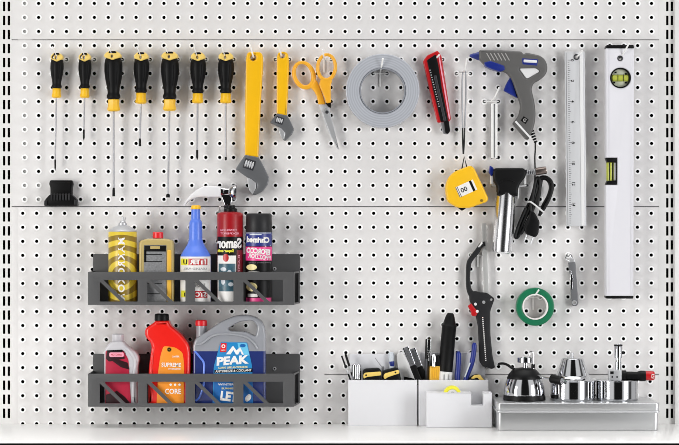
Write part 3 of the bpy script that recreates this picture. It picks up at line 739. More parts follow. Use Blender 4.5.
t = Th('hacksaw', 'black junior hacksaw with curved frame, hanging over the right pen bin', 'hacksaw', (482, 243, 4), 6)
frame = cr([(484.6, 241.4), (479.8, 243.2), (475.2, 249.6), (468.8, 258), (466.3, 264), (465.7, 278), (466.4, 289), (468.6, 295.5), (471.2, 299.6)], 4)
g = t.mb().m('saw'); w = []
inner = cr([(485.4, 245.8), (482.4, 247.6), (478.8, 253.4), (472.6, 261), (471.0, 266), (470.2, 278), (471.2, 287.6), (474, 291.4), (480, 292.6)], 4)
g.plate([tuple(p) for p in frame] + [tuple(p) for p in reversed(inner)], 3.6, 8.4, 1.0)
g.plate(rnd([(469, 294), (474, 290.6), (480, 292.2), (486.7, 292.6), (491, 295.6), (494.6, 298.6, 2), (493, 303, 2), (490.2, 311), (490.4, 335), (492.4, 355.5), (495, 367.4, 1.5), (492, 369, 1.5), (482.2, 366), (479.2, 361.4), (478.6, 342), (477.8, 326), (476.2, 318), (473.2, 309), (469.4, 300.6)], 2), 2.8, 9.2, 1.2, [ell(491.2, 299.6, 1.3)])
t.part('frame', g)
t.part('blade', t.mb().m('blade').plate(rnd([(481.6, 223), (486.2, 223), (489.2, 294), (483.6, 294)], .5), 5.2, 6.4, .2))
t.part('blade_pin', t.mb().m('satin').cyl((484.6, 249, 2.6), (0, 0, 1), 6, 1.0, .2, 12))
t.part('clamp_knob', t.mb().m('red').plate(rnd([(467.6, 306), (471.2, 303.2), (473.8, 307), (478, 311.8), (475.6, 316.4), (471.4, 315.6), (470.6, 311.4)], .8), 4, 11, 1.0), None, 'red knob')
for c in ((475.2, 304.0), (477.0, 311.2)):
    t.part('stud', t.mb().m('white').cyl((c[0], c[1], 9), (0, 0, 1), 2.4, 1.5, .4, 14))
t.part('rivet', t.mb().m('satin').cyl((483.6, 302.2, 8.9), (0, 0, 1), 1.0, 1.6, .3, 16))
g = t.mb().m('paper')
for k in range(22):
    a = k / 21; g.box(481.9 + 3.1 * a, 483.1 + 3.1 * a, 317 + a * 42.6, 318.1 + a * 42.6, 9.1, 9.6, .15)
t.part('grip_studs', g, None, 'row of white dots')
hook('under the top end of the black hacksaw', 477.7, 255.1, lean=3.6, rise=8.4, tip=12.5, reach=13, stem=12, half=6.98)

# ------------------------------------------------------------------ black ribbed holder
t = Th('ribbed_clip_holder', 'black ribbed plastic holder on the panel below the leftmost screwdriver', 'holder', (61.5, 206, 0), 8)
t.part('back_plate', t.mb().m('black').plate(rnd([(50, 180.2, 1.5), (72.4, 180.2, 1.5), (73.2, 184), (72.2, 188), (72.2, 200), (50.4, 200), (50.4, 188), (49.2, 184)], 1), 0.4, 9, .9))
t.part('base', t.mb().m('black').plate(rnd([(50.4, 194.6), (72.2, 194.6), (77.4, 199.6), (78, 206, .6), (45.0, 206, .6), (45.6, 200)], 1.4), 0.4, 15, 1.0))
g = t.mb().m('saw')
for k in range(7): g.plate(rect(51.6 + k * 2.9, 53.2 + k * 2.9, 193.6, 200.4, .5), 14, 16.2, .5)
t.part('ribs', g)
g = t.mb().m('rubber'); g.plate(rect(52.6, 70.2, 182.4, 191, .8), 8.8, 9.8, .3)
t.part('face_panel', g)
t.part('side_tab', t.mb().m('saw').plate(rnd([(74.6, 199.5), (77.8, 200.6), (78, 205.4), (75.2, 205)], .6), 12, 16.4, .5))
t.part('side_tab', t.mb().m('saw').plate(rnd([(45.2, 200.6), (48.4, 199.5), (47.8, 205), (45, 205.4)], .6), 12, 16.4, .5))

# ------------------------------------------------------------------ two racks
def rack(label):
    FR = 48.0; g_ = f(48.0)
    def X(p): return CX + (p - CX) * g_          # front edge places, in board units
    def Y(p): return CY + (p - CY) * g_
    t = Th('bottle_rack', label, 'rack', (194, 303.4, 0), 0, 'dark grey bottle racks on the panel')
    g = t.mb().m('rack'); g.plate(rnd([(93.2, 254, 1.5), (300, 254, 1.5), (300, 303.2, .3), (93.2, 303.2, .3)]), .3, 1.6, .15)
    bp = t.part('back_panel', g)
    x0, x1, y0, y1 = X(88), X(294), Y(272), Y(305)
    holes = []
    wy0, wy1 = Y(280), Y(301.6)
    for s_, w_ in ((99.8, 38), (147.2, 38.2), (195, 38.4), (243.4, 39.6)):
        a, b = X(s_), X(s_ + w_)
        holes.append(rnd([(a, wy0 + 1.6), (a + 20.6, wy1), (a, wy1)], .7, 2))
        holes.append(rnd([(a + 3.6, wy0), (b, wy0), (b, wy1), (a + 25.4, wy1)], .9, 2))
    g = t.mb().m('rack').plate(rnd([(x0, y0), (x1, y0), (x1, y1), (x0, y1)], .4, 2), 47, 48.2, .1, holes)
    t.part('front_panel', g)
    t.part('floor', t.mb().m('rack').plate([(x0, 48), (x1, 48), (299.8, .4), (93.3, .4)], y1 - 1.1, y1 - .1, .05, axis='y'))
    t.part('end_panel', t.mb().m('rack').plate([(x0, .5), (x0 + 1, .5), (x0 + 1, 48), (x0, 48)], y0, y1 - .2, .05, axis='y'))
    # slanted right end with a window
    ph = []
    dx, dd = 299.6 - x1, -47.4
    g = t.mb().m('rack')
    def slab(ya, yb, ta, tb):
        g.plate([(x1 - .9 + dx * ta, 48 + dd * ta), (x1 + dx * ta, 48 + dd * ta), (x1 + dx * tb, 48 + dd * tb), (x1 - .9 + dx * tb, 48 + dd * tb)], ya, yb, .05, axis='y')
    slab(y0, y0 + 1.6, 0, 1); slab(y1 - 1.8, y1 - .2, 0, 1); slab(y0 + 1.6, y1 - 1.8, 0, .1); slab(y0 + 1.6, y1 - 1.8, .9, 1)
    t.part('end_panel', g)
    sg = t.mb().m('satin').cyl((274.6, 268.8, 1.4), (0, 0, 1), 1.0, 1.9, .3, 16).m('black').cyl((274.6, 268.8, 2.3), (0, 0, 1), .3, .8, .1, 12)
    t.part('mounting_screw', sg, bp, 'bright screw head')
    return t
r1 = rack('upper dark grey metal rack holding spray cans and a blue bottle')
def copy_tree(o, parent=None, dz=0.0):
    c = o.copy(); COL.objects.link(c); c.parent = parent
    if parent is None: c.location.z += dz
    for ch in [x for x in bpy.data.objects if x.parent == o]: copy_tree(ch, c)
    return c
r2 = copy_tree(r1.o, None, -99.8 * K)
r2['label'] = 'lower dark grey metal rack holding oil and coolant bottles'
FL = Q(0, CY + (305 - CY) * f(48) - 1.1, 0).z               # floor of the upper rack
def yfloor(ref, low=False): return CY + (ZC - (FL - (99.8 * K if low else 0))) / (K * f(ref))

# ------------------------------------------------------------------ upper rack contents
REF = 30; YB = yfloor(30) - .05
t = Th('spray_can', 'yellow spray can with gold rings and white vertical lettering', 'spray can', (122.6, YB, 30), REF)
R = 14.2; z0 = 231.5
t.part('body', t.mb().m('rings').lathe((122.6, YB, 30), (0, -1, 0), [(0, R - .8), (.5, R - .2), (1.2, R), (YB - z0 - .6, R), (YB - z0, R - .4)], 40))
t.part('shoulder', t.mb().m('satin').lathe((122.6, z0 + .2, 30), (0, -1, 0), [(0, R - .3), (1, R), (1.6, R - .6), (6, 6.2), (6.6, 4.4), (8.4, 4.2), (9, 3.4)], 36), None, 'silver cone top')
t.part('nozzle', t.mb().m('satin').lathe((122.8, 223.4, 30), (0, -1, 0), [(0, 3.0), (1.2, 3.2), (2.6, 2.2), (3.2, 1.0), (6.6, .8), (7, .4)], 16).tube([(124.6, 221.2, 31), (125.6, 217.4, 31)], .5, 6))
w = cyl_wrap(122.6, 30, R + .15)
g = t.mb().m('paper').text('MAKROKOR', 122.6, 268.5, 62, 6.8, w, math.pi / 2, mirror=True, bold=0.03, gap=1.18)
t.part('lettering', g, None, 'white vertical lettering')

t = Th('flat_bottle', 'beige flat bottle with red cap and dark grey label', 'bottle', (157, YB, 30), REF)
t.part('body', t.mb().m('beige').plate(rnd([(140, 241, 3), (147, 238.6, 3), (167, 238.6, 3), (174, 241, 3), (174.4, YB, 1.5), (139.6, YB, 1.5)]), 19, 41, 2.4, steps=4))
t.part('cap', t.mb().m('capred').cyl((158, 238.4, 30), (0, -1, 0), 6.4, 5.3, .6, 28), None, 'red screw cap')
g = t.mb().m('greytex').plate(rect(144.8, 167.2, 245, YB - 2, .6), 40.8, 41.4, .1)
g.m('black').plate(rect(145.2, 166.8, 245.4, 251.4, .3), 41.3, 41.6, .05)
for y in (254, 261, 273, 283, 293): g.plate(rect(145, 163, y, y + .8, .2), 41.3, 41.6, .05)
g.plate(rect(145, 147.2, 250, 262, .2), 41.3, 41.6, .05)
g.m('beige').plate(rect(151.2, 160.8, 246, 248.8, .3), 41.5, 41.8, .05)
t.part('label', g)
t.part('edge_rib', t.mb().m('amber').plate(rect(168, 172.2, 250, YB - 2, 1), 40, 42.2, .6))

t = Th('additive_bottle', 'blue long-necked bottle with yellow cap and white label', 'bottle', (195.6, YB, 30), REF)
cx = 195.7
prof = [(0, 14.6), (.8, 15.4), (45.6, 15.5), (48, 15.0), (52, 12.8), (56, 10.0), (60, 7.8), (63.4, 6.9), (65, 6.7), (80.4, 6.4), (82.2, 5.9), (83.4, 4.8), (84.4, 4.6), (94.6, 4.3)]
t.part('body', t.mb().m('bottleblue').lathe((cx, YB, 30), (0, -1, 0), prof, 40))
t.part('cap', t.mb().m('yellow').lathe((cx + .3, YB - 94, 30), (0, -1, 0), [(0, 4.6), (.4, 5), (3.4, 4.6), (4, 3.8)], 24), None, 'yellow cap')
w = cyl_wrap(cx, 30, 15.65); w2 = cyl_wrap(cx, 30, 15.75); w3 = cyl_wrap(cx, 30, 15.85)
g = t.mb().m('paper').grid(180.6, 210.8, 256.4, YB - 1.5, w, 24)
g.m('tapeyellow').grid(181.4, 189.2, 258.4, 265, w2, 8).m('red').grid(189.2, 208, 258.4, 265, w2, 14)
g.m('black').text('U', 186, 261.7, 4.2, 5, w3, mirror=True, bold=.05)
g.m('paper').text('ITER', 198.6, 261.7, 16.4, 5, w3, mirror=True, bold=.04)
g.m('greytext').text('LEADED FUEL', 195.6, 268.4, 23, 1.9, w3, mirror=True).text('BENZINA', 196.6, 273, 22, 3, w3, mirror=True, bold=.01).text('500 ml', 199, 285, 14, 3.4, w3, mirror=True)
g.m('tapeyellow').grid(181.4, 188.6, 290.2, 297, w2, 8).m('red').grid(195.6, 208, 290.6, 297.4, w2, 10)
g.m('paper').text('STC', 201.8, 294, 10.6, 4.8, w3, mirror=True, bold=.04).m('black').text('T', 185.4, 293.6, 4, 5, w3, mirror=True, bold=.04)
t.part('label', g)

t = Th('spray_can', 'dark red spray can with black cap and big white lettering', 'spray can', (230.3, YB, 31), REF)
cx, R = 230.2, 13.1
t.part('body', t.mb().m('canred').lathe((cx, YB, 31), (0, -1, 0), [(0, R - .8), (1, R), (YB - 214.6, R), (YB - 213.2, R - .6), (YB - 212.2, R - 3), (YB - 211.6, 6)], 40))
t.part('cap', t.mb().m('black').lathe((cx + .4, 212.4, 31), (0, -1, 0), [(0, 6.6), (.6, 6.9), (3.6, 6.6), (4.4, 4.8), (6.6, 4.6), (7.2, 4)], 28), None, 'black cap')
w = cyl_wrap(cx, 31, R + .12); w2 = cyl_wrap(cx, 31, R + .22); w3 = cyl_wrap(cx, 31, R + .32)
g = t.mb().m('black').grid(217.6, 242.8, 236.6, YB - .8, w, 24)
g.m('palepink').text('TECNOLOGIA', 229, 230, 17, 2.2, w3, mirror=True, bold=.02).text('EXPERT', 230, 233.4, 18, 1.8, w3, mirror=True, bold=.02)
g.m('paper').text('Samor', 229.6, 243, 24.4, 10.4, w3, mirror=True, bold=.04)
g.m('tapeyellow').text('Super soft', 226.2, 251, 16.6, 3.8, w3, mirror=True, bold=.04)
g.m('darkred').grid(237.2, 242.6, 250, YB - 8, w2, 6)
g.m('palepink').text('RAPIDO', 239.6, 268, 26, 1.7, w3, math.pi / 2, mirror=True)
g.m('paper').grid(218, 236.6, 255.4, YB - .8, w2, 16)
g.m('red').oval(226.4, 257.6, 3.0, 4, w3)
g.m('teal').grid(219, 236, 263.4, 291, w3, 14)
g.m('lightbluegrey')
w4 = cyl_wrap(cx, 31, R + .42)
for (x, y, a, b) in ((224, 269, 3, 2), (230, 273, 2.4, 3.4), (223.6, 281, 2, 3.4), (231.4, 284, 2.6, 2)): g.oval(x, y, a, b, w4)
t.part('label', g)

t = Th('spray_can', 'black spray can with blue and pink label bands', 'spray can', (259, YB, 31), REF)
cx, R = 258.9, 13.5
t.part('body', t.mb().m('black').lathe((cx, YB, 31), (0, -1, 0), [(0, R - .8), (1, R), (YB - 235.6, R), (YB - 234.6, R - .8), (YB - 234, R - 2)], 40))
t.part('cap', t.mb().m('saw').lathe((cx, 234.6, 31), (0, -1, 0), [(0, R - .4), (.5, R - .1), (19.8, R - .7), (20.8, R - 1.5), (21.2, R - 3)], 40))
w = cyl_wrap(cx, 31, R + .12); w2 = cyl_wrap(cx, 31, R + .22); w3 = cyl_wrap(cx, 31, R + .32)
g = t.mb().m('navy').grid(246, 271.8, 232.4, 246, w, 24)
g.m('lightbluegrey').grid(246.4, 271.4, 232.6, 233.3, w2, 20).grid(250, 262, 234, 235, w2, 8)
for k, (xa, ya, xb, yb) in enumerate(((246.4, 241.6, 256, 242.2), (256, 242.2, 266, 245.6), (266, 245.6, 271, 245.0))):
    g.poly([(xa, ya), (xb, yb), (xb, yb + .9), (xa, ya + .9)], w2)
g.m('paper').text('Chrimed', 258.4, 239.6, 22.6, 6.0, w3, mirror=True, bold=.05, rot=-.04)
g.m('pink'); g.grid(245.8, 272.0, 246.6, 260.4, w, 24)
g.m('paper').text('EFORCCO', 258.6, 251, 23.6, 5.6, w3, mirror=True, bold=.05, rot=-.1).text('FPOZZIOR', 259.6, 256.6, 22.4, 4.6, w3, mirror=True, bold=.02, rot=-.12)
g.m('greytext').text('protettivo spray', 260, 262.6, 22, 1.5, w3, mirror=True)
g.m('palebar').oval(252.0, 267.0, 5.4, 3.0, w2).oval(252.2, 286.6, 5.6, 4.4, w2)
g.m('paper').oval(254, 272.4, 8, 1.2, w2).grid(248, 258, 293.4, 296.6, w2, 8)
g.m('pink').grid(246.4, 271.6, 297.4, YB - .8, w, 20)
t.part('label', g)

# claw hammer behind the cans
t = Th('claw_hammer', 'polished claw hammer hanging behind the red spray can', 'hammer', (227.5, 206, 11), 11)
g = t.mb().m('chrome')
g.lathe((218.6, 191.6, 11), (1, .03, 0), [(0, 4.6), (2, 5.4), (5, 4.8), (8, 4.0), (10, 4.2), (12.5, 6.6), (16.4, 7.7), (17.4, 7.7), (17.9, 7.0)], 32)
g.plate(rnd([(220, 194), (232, 194), (232.6, 200), (230.8, 206), (224.6, 206), (223, 201)], 1.6), 7, 15, 1.0)
hd = t.part('head', g)
up = cr([(221, 186.6), (213, 185.8), (206, 186), (198.6, 188.8), (192, 194), (187, 199.6), (183.2, 206)], 5)
lo_ = cr([(184.2, 206.2), (188.4, 202), (193.4, 198.8), (199.8, 197.2), (210, 197.4), (221, 197.4)], 5)
ol = [tuple(p) for p in up] + [tuple(p) for p in lo_]
for a, b in ((4.2, 9.8), (12.2, 17.8)):
    t.part('claw', t.mb().m('clawsteel').plate(ol, a, b, 1.6, steps=4), hd)
t.part('handle', t.mb().m('black').lathe((227.6, 204, 10.6), (0, 1, 0), [(0, 3.6), (10, 3.4), (30, 4.2), (60, 5.2), (90, 5.4), (96, 4.6)], 20, 1.0, .9))
for x, w_ in ((217.8, 'left'), (231.7, 'right')):
    solo('peg_pin', 'straight peg under the hammer head, on its %s side' % w_, 'hook', (x, 213.2, 0), MB().m('hook').tube([(x, 213.2, -4), (x + (1.2 if w_ == 'left' else 0), 210.5, 3), (x + (2.4 if w_ == 'left' else 0), 207.0, 9), (x + (3 if w_ == 'left' else 0), 206.6, 15)], .85))

# ------------------------------------------------------------------ lower rack contents
YL = yfloor(30, True) - .05
t = Th('oil_bottle', 'small silver bottle with a pink and black label', 'bottle', (121, YL, 30), REF)
t.part('body', t.mb().m('silverbottle').plate(rnd([(110, 343, 2), (113, 340.6, 2), (123.4, 340.6, 2), (126.6, 345, 3), (137, 352.4, 4), (140, 358, 3), (138.2, 366, 4), (137.6, YL, 1.5), (105, YL, 1.5), (105.2, 349, 3)]), 19, 41, 2.6, steps=4))
t.part('cap', t.mb().m('silverbottle').lathe((118, 341, 30), (0, -1, 0), [(0, 5.8), (.6, 6.1), (6.6, 5.8), (7.2, 5)], 28))
g = t.mb().m('pinkred').plate(rnd([(106.6, 350.4, 1), (123.6, 349.4, 1), (129.4, 358, 4), (132, YL - 1.5, .5), (106.4, YL - 1.5, .5)]), 40.8, 41.5, .1)
g.m('wine').plate(rnd([(108, 350.4), (122.6, 350), (126, 358), (110, 361), (107, 358)], 1), 41.4, 41.62, .03).plate(rnd([(110.4, 358), (118, 358.4), (128.6, 362), (130.6, 369), (122, 366.6)], 1), 41.4, 41.7, .05).plate(rnd([(107, 394), (118, 390), (126, 396), (131, YL - 2), (107, YL - 2)], 1), 41.4, 41.7, .05)
g.m('palepink').plate(rect(110.4, 124.8, 351.8, 356.4, 1.6), 41.6, 42, .1).m('red').text('MOTORAN', 117.6, 354.1, 11, 2.2, lambda x, y: 42.1)
g.m('black').plate(rnd([(107.4, 349.8), (123, 349), (126.6, 352.6), (126, 357.6), (125.6, 351), (108.6, 350.8)], .4), 41.4, 41.8, .05)
t.part('label', g)
t.part('grip_ridge', t.mb().m('silverbottle').tube(cr([(126.4, 347.2, 40), (133, 353.4, 40.4), (136.2, 362, 40.4), (134.8, 376, 40.4), (134.4, 396, 40)], 5), 1.7, 10))

t = Th('oil_bottle', 'bright red oil bottle with black cap and orange label', 'bottle', (170, YL, 30), REF)
t.part('body', t.mb().m('brightred').plate(rnd([(154.4, 322.4, 2), (156, 320.4, 1), (169.4, 320.4, 1), (171, 325, 3), (181, 333, 6), (189.6, 344, 4), (191, 352, 4), (190.4, YL, 2), (148.6, YL, 2), (149.6, 366, 8), (152.6, 346, 4), (150.6, 341, 3), (145.8, 336, 4), (145.8, 328.4, 4), (150, 325.2, 3)]), 17, 43, 3.4, steps=4))
t.part('cap', t.mb().m('black').lathe((161.8, 320.8, 30), (0, -1, 0), [(0, 6.9), (.5, 7.3), (5.8, 7.1), (6.8, 6.6), (7.2, 5.4)], 20), None, 'black screw cap')
g = t.mb().m('orange').plate(rnd([(164.4, 345.4, 2.5), (176, 346.4, 4), (183.6, 352, 3), (185, 364, 4), (184.8, YL - 2, 1), (157.6, YL - 2, 1), (159.4, 368, 5), (161.6, 354, 4)]), 42.8, 43.5, .15)
F = lambda x, y: 43.65
g.m('gold').plate(ell(170.2, 348.9, 2.3), 43.4, 43.6, .02).m('black').plate(ell(170.2, 348.9, 1.7), 43.5, 43.7, .02, [ell(170.2, 348.9, .8)])
g.m('paper').text('CASTER', 176.6, 355.8, 7.6, 1.7, F, bold=.03).text('SUPREME', 172.2, 364, 19.4, 4.2, F, bold=.02, rot=.02).text('SYNTHETIC', 175.4, 368.2, 12, 1.5, F, bold=.02)
g.text('CORE', 174, 390.4, 16, 5.2, F, bold=.02)
for k in range(3): g.plate(ell(171.6 + 4.4 * k, 383.8, 1.2, n=14), 43.4, 43.7, .05)
t.part('label', g)
t.part('side_crease', t.mb().m('brightred').tube(cr([(154.6, 346, 42), (152.6, 360, 42.8), (152.2, 380, 42.8), (153, 398, 42)], 5), 1.4, 10))

t = Th('coolant_jug', 'large translucent grey jug half filled with dark blue liquid', 'jug', (230, YL, 30), REF)
LQ = 349.0
top_o = rnd([(193.4, 345.6, 1.5), (195.8, 338.4, 2), (207.4, 331, 3), (221.7, 321, 6), (236.5, 314.9, 8), (251.3, 314.7, 8), (262, 320.2, 6), (266, 330, 5), (266, YL, 2), (193.4, YL, 2), (193.6, 352, 1)], 2, 6)
hh = rnd([(228, 328.6, 2), (238.6, 321.4, 5), (253, 319.8, 4), (258.2, 325.6, 4), (255.6, 336.2, 2), (246, 331.2, 4), (231, 330.8, 2)], 2, 5)
t.part('body', t.mb().m('jug').plate(top_o, 18, 42, 2.6, [hh], steps=4), None, 'clear grey body with dark blue liquid up to the middle')
t.part('neck', t.mb().m('greyplastic').cyl((201.4, 340, 30), (0, -1, 0), 15, 5.2, .4, 24))
t.part('cap', t.mb().m('capred').lathe((201.3, 325.8, 30), (0, -1, 0), [(0, 5.6), (.5, 6), (5, 5.8), (5.8, 5)], 24), None, 'red screw cap')
t.part('handle_rim', t.mb().m('greyplastic').tube(cr([(197, 344, 42.2), (203, 342.6, 42.6), (214, 335, 42.6), (228, 333.4, 42.6), (245, 336, 42.6), (254, 342, 42.6), (257.6, 348, 42.2)], 5), 1.0, 8))
t.part('side_recess', t.mb().m('bottleblue').tube(cr([(195.4, 350.6, 41.8), (201, 357, 42.2), (204.6, 363, 42.2), (204.4, 376, 42.2), (203.8, 386, 42.2), (200, 396, 42), (196.4, 400, 41.6)], 5), 1.1, 8))
g = t.mb().m('peaklabel').plate(rnd([(221, 341.6, 1.5), (247.6, 341.8, 1.5), (252.6, 366, 3), (253.6, YL - 1.6, .5), (213.2, YL - 1.6, .5), (214.4, 366, 3)]), 41.8, 42.5, .12)
F = lambda x, y: 42.75
g.m('sky').plate(rnd([(238, 342.4), (247, 342.4), (250, 355), (240, 353)], .6), 42.4, 42.6, .03)
g.m('peakdeep').plate(rnd([(215, 374), (253, 374), (253.2, YL - 2), (213.8, YL - 2)], .6), 42.4, 42.6, .03)
g.m('paper').plate(rnd([(226.6, 353.6), (233.6, 345), (237, 349.8), (240.6, 346.4), (244.4, 354)], .3), 42.5, 42.65, .03).m('peaklabel').plate(rnd([(231, 353.8), (234, 349.4), (236.6, 354)], .3), 42.6, 42.72, .02).plate(rnd([(238.6, 354), (240.6, 350.2), (242.4, 354)], .3), 42.6, 42.72, .02)
g.m('capred').plate([(221.4, 342.4), (227.2, 342.4), (226.8, 351.4), (220.6, 351.4)], 42.5, 42.7, .03)
g.m('paper').plate(ell(224, 345.6, 1.9), 42.6, 42.75, .02, [ell(224, 345.6, 1.0)]).text('OEM', 223.8, 349.6, 4, 1.3, lambda x, y: 42.8, bold=.02)
g.m('peakdeep').plate(ell(243.2, 345, 3.0, 1.7), 42.55, 42.75, .02)
g.m('paper').text('PEAK', 233.4, 359.6, 32, 8.6, F, rot=-.07, bold=.05, shear=.12)
g.m('palebar').text('LONG LIFE ANTIFREEZE', 233.6, 366.6, 29, 1.9, F, rot=-.03, bold=.03)
g.m('black').plate(rnd([(215, 369.2), (252.8, 367.6), (252.9, 371.2), (215, 372.2)], .2), 42.5, 42.68, .02)
g.m('paper').text('ANTIFREEZE & COOLANT', 234, 370, 36, 2.4, F, rot=-.04, bold=.03)
g.text('WINTER', 226.6, 383.6, 16, 2, F, bold=.02).m('palebar').text('SUMMER', 229, 387.6, 14, 1.8, F, bold=.02)
g.m('paper').text('LET', 229.6, 395.6, 17, 9.6, F, rot=.12, bold=.05).plate(ell(248.6, 397, 2.6, 4, .6), 42.5, 42.7, .05)
t.part('label', g)

# ------------------------------------------------------------------ bins on the shelf
def shelf_y(ref): return CY + (424 - CY) / f(ref) - .05
YS = shelf_y(24)
def pen_bin(label, x0, x1, bx0, bx1, top=380.0, back=354.0):
    t = Th('pen_bin', label, 'bin', ((x0 + x1) / 2, YS, 14), 24, 'white pen bins on the shelf')
    g = t.mb().m('bin')
    g.plate(rect(x0, x1, top, YS, .5), 22.6, 24, .4)
    g.plate(rect(x0, x0 + 1.4, top, YS, .3), 4, 23, .2).plate(rect(x1 - 1.4, x1, top, YS, .3), 4, 23, .2)
    g.plate(rect(x0, x1, YS - 1.4, YS, .2), 4, 23, .2)
    t.part('box', g)
    t.part('back_plate', t.mb().m('binback').plate(rnd([(bx0, back, 2), (bx1, back, 2), (bx1, YS, .2), (bx0, YS, .2)]), 2.4, 3.9, .3))
    return t
pen_bin('white plastic bin on the left, filled with pens and small tools', 348.2, 417.2, 349.5, 395.5, back=355)
pen_bin('white plastic bin on the right, behind the tape dispenser', 418.6, 488.4, 420.5, 486.5, back=353.5)
RB = 13; YI = shelf_y(13) - 1.6
def rod(name, label, cat, p0, p1, r, m, d0=13, d1=None, group=None, extra=None, seg=14):
    """slim tool leaning in a bin: p0 top, p1 direction point near the rim; carried on down to the bin floor"""
    d1 = d0 if d1 is None else d1
    a = Vector((p0[0], p0[1], d0)); b = Vector((p1[0], p1[1], d1)); u = (b - a).normalized()
    L = (YI - a.y) / u.y
    t = Th(name, label, cat, (p0[0] + u.x * L, YI, d0 + u.z * L), RB, group)
    return t, a, u, L
for lb, p0, p1, r, d in (('thin black pen leaning at the left edge of the left bin', (341.6, 355.4), (350.2, 379), .85, 18), ('black and silver pen just right of the leftmost leaning pen', (345.4, 354), (353.6, 379), 1.1, 12)):
    t, a, u, L = rod('pen', lb, 'pen', p0, p1, r, 'black', d, group='pens in the left bin')
    L = min(L, 36)
    t.part('barrel', t.mb().m('black').lathe(a, u, [(0, r * .6), (.5, r), (11, r * 1.05), (L - 1, r), (L, r * .5)], 12))
    t.part('band', t.mb().m('satin').lathe(a + u * 13, u, [(0, r * 1.1), (.2, r * 1.25), (6, r * 1.25), (6.2, r * 1.1)], 12), None, 'silver band')
for k, x in enumerate((354.4, 358.9)):
    t, a, u, L = rod('metal_tube', ('silver tube', 'silver tube')[k] + (' standing upright in the left bin, next to the pens' if k == 0 else ' standing upright in the left bin, next to the yellow-banded handle'), 'tube', (x, 364.4), (x, 379), 2.3, 'chrome', 13, group='silver tubes in the left bin')
    t.part('barrel', t.mb().m('chrome').cyl(a, u, L, 2.3, .5, 20))
    t.part('end_plug', t.mb().m('greycore').cyl((x, 364.5, 13), (0, -1, 0), .7, 1.6, .2, 16))
def butt(label, cx, cy, w, h, a, d):
    t = Th('snap_cutter', label, 'cutter', (cx, YI, d), RB, 'black and yellow handles in the left bin')
    g = t.mb().m('rubber'); o = [rot2(cx, cy, u, v, a) for u, v in rnd([(-w, -h), (w, -h), (w, h + 8), (-w, h + 8)], 4.5, 6)]
    t.part('grip', g.plate(o, d - 4.6, d + 4.6, 2.2))
    y = t.mb().m('paleyellow'); o = [rot2(cx, cy, u, v, a) for u, v in rnd([(-w + .2, 1.0), (-w + 2, -1.4), (w - .3, -1.8), (w - .1, 2.0), (-w + 4, 3), (-w + .6, 4.6)], 1.2)]
    y.plate(o, d + 4.0, d + 5.0, .3, [ell(*rot2(cx, cy, -w + 3.2, 1.2, a), .9)] if w > 8.5 else [ell(*rot2(cx, cy, w - 4, .2, a), .9)])
    t.part('band', y, None, 'yellow band')
    return t
butt('black tool end with yellow band in the left bin, left one of the two', 372, 373.4, 9.2, 5.4, -.05, 14)
butt('black tool end with yellow band in the left bin, tilted up to the right', 391, 373, 8.4, 4.6, -.24, 14)
t = Th('applicator_tip', 'clear tapered plastic tip with blue ring, between the yellow-banded tools', 'applicator', (392, YI, 7), RB)
t.part('tip', t.mb().m('lightbluegrey').lathe((391.2, 352.4, 6.8), (.03, 1, 0), [(0, 1.6), (1, 3), (6, 2.7), (10, 2.0), (16, 2.2), (30, 2.2)], 16))
t.part('ring', t.mb().m('blue').lathe((391.9, 361.6, 6.8), (.03, 1, 0), [(0, 2.2), (.3, 2.5), (4.6, 2.4), (5, 2.1)], 16), None, 'blue ring')
t = Th('dark_spike', 'thin dark spike between the two yellow-banded tool ends', 'spike', (383, YI, 8), RB)
t.part('stem', t.mb().m('knifegrey').lathe((382.8, 366.6, 10), (0, 1, 0), [(0, .9), (.4, 1.2), (30, 1.2), (40, 1.0)], 12))
t.part('needle', t.mb().m('shaft').tube([(375.0, 358, 9), (379.4, 364, 9.6), (382.8, 368, 10)], .4, 8))
t = Th('scraper', 'wide white plastic scraper leaning to the left in the left bin', 'scraper', (408, YI, 8), RB)
t.part('blade', t.mb().m('white').plate(rnd([(396.8, 354.6), (402.8, 351.6), (416, 378), (415.4, YI, .5), (404, YI, .5)], 1.0), 6, 8, .4))
t.part('dark_edge', t.mb().m('black').plate(rnd([(404.2, 376.8), (414.6, 379), (414.6, 384), (404.2, 384)], .4), 8.1, 9.2, .2))
for k, (p0, p1, d, lb) in enumerate((((405.2, 346.8), (418, 379), 17, 'steel file with black grip, front one of the pair leaning over the bins'), ((412.2, 348.4), (424.4, 379), 10, 'steel file with black grip, behind another leaning over the bins'))):
    a = Vector((p0[0], p0[1], d)); b = Vector((p1[0], p1[1], d)); u = (b - a).normalized(); n = Vector((-u.y, u.x, 0))
    t = Th('hand_file', lb, 'file', (p1[0], p1[1] + 6, d), RB, 'steel files leaning in the bins')
    def q4(l0, l1, w0, w1): return [tuple((a + u * l + n * w)[:2]) for l, w in ((l0, -w0), (l0, w0), (l1, w1), (l1, -w1))]
    t.part('blade', t.mb().m('chrome').plate(rnd(q4(0, 21, 3.3, 3.0), .7), d - 1.2, d + 1.2, .5))
    gg = t.mb().m('knifegrey')
    for i in range(9): gg.plate(q4(3 + i * 1.8, 3.6 + i * 1.8, 1.6, 1.6), d + 1.1, d + 1.4, .05)
    gg.plate(q4(.6, 20.4, -1.9, -1.9)[:2] + q4(.6, 20.4, -2.5, -2.5)[2:], d + 1.1, d + 1.4, 0.02)
    t.part('teeth', gg)
    t.part('grip', t.mb().m('black').plate(rnd(q4(19.6, 40, 3.2, 3.0), .8), d - 2, d + 2, .7))
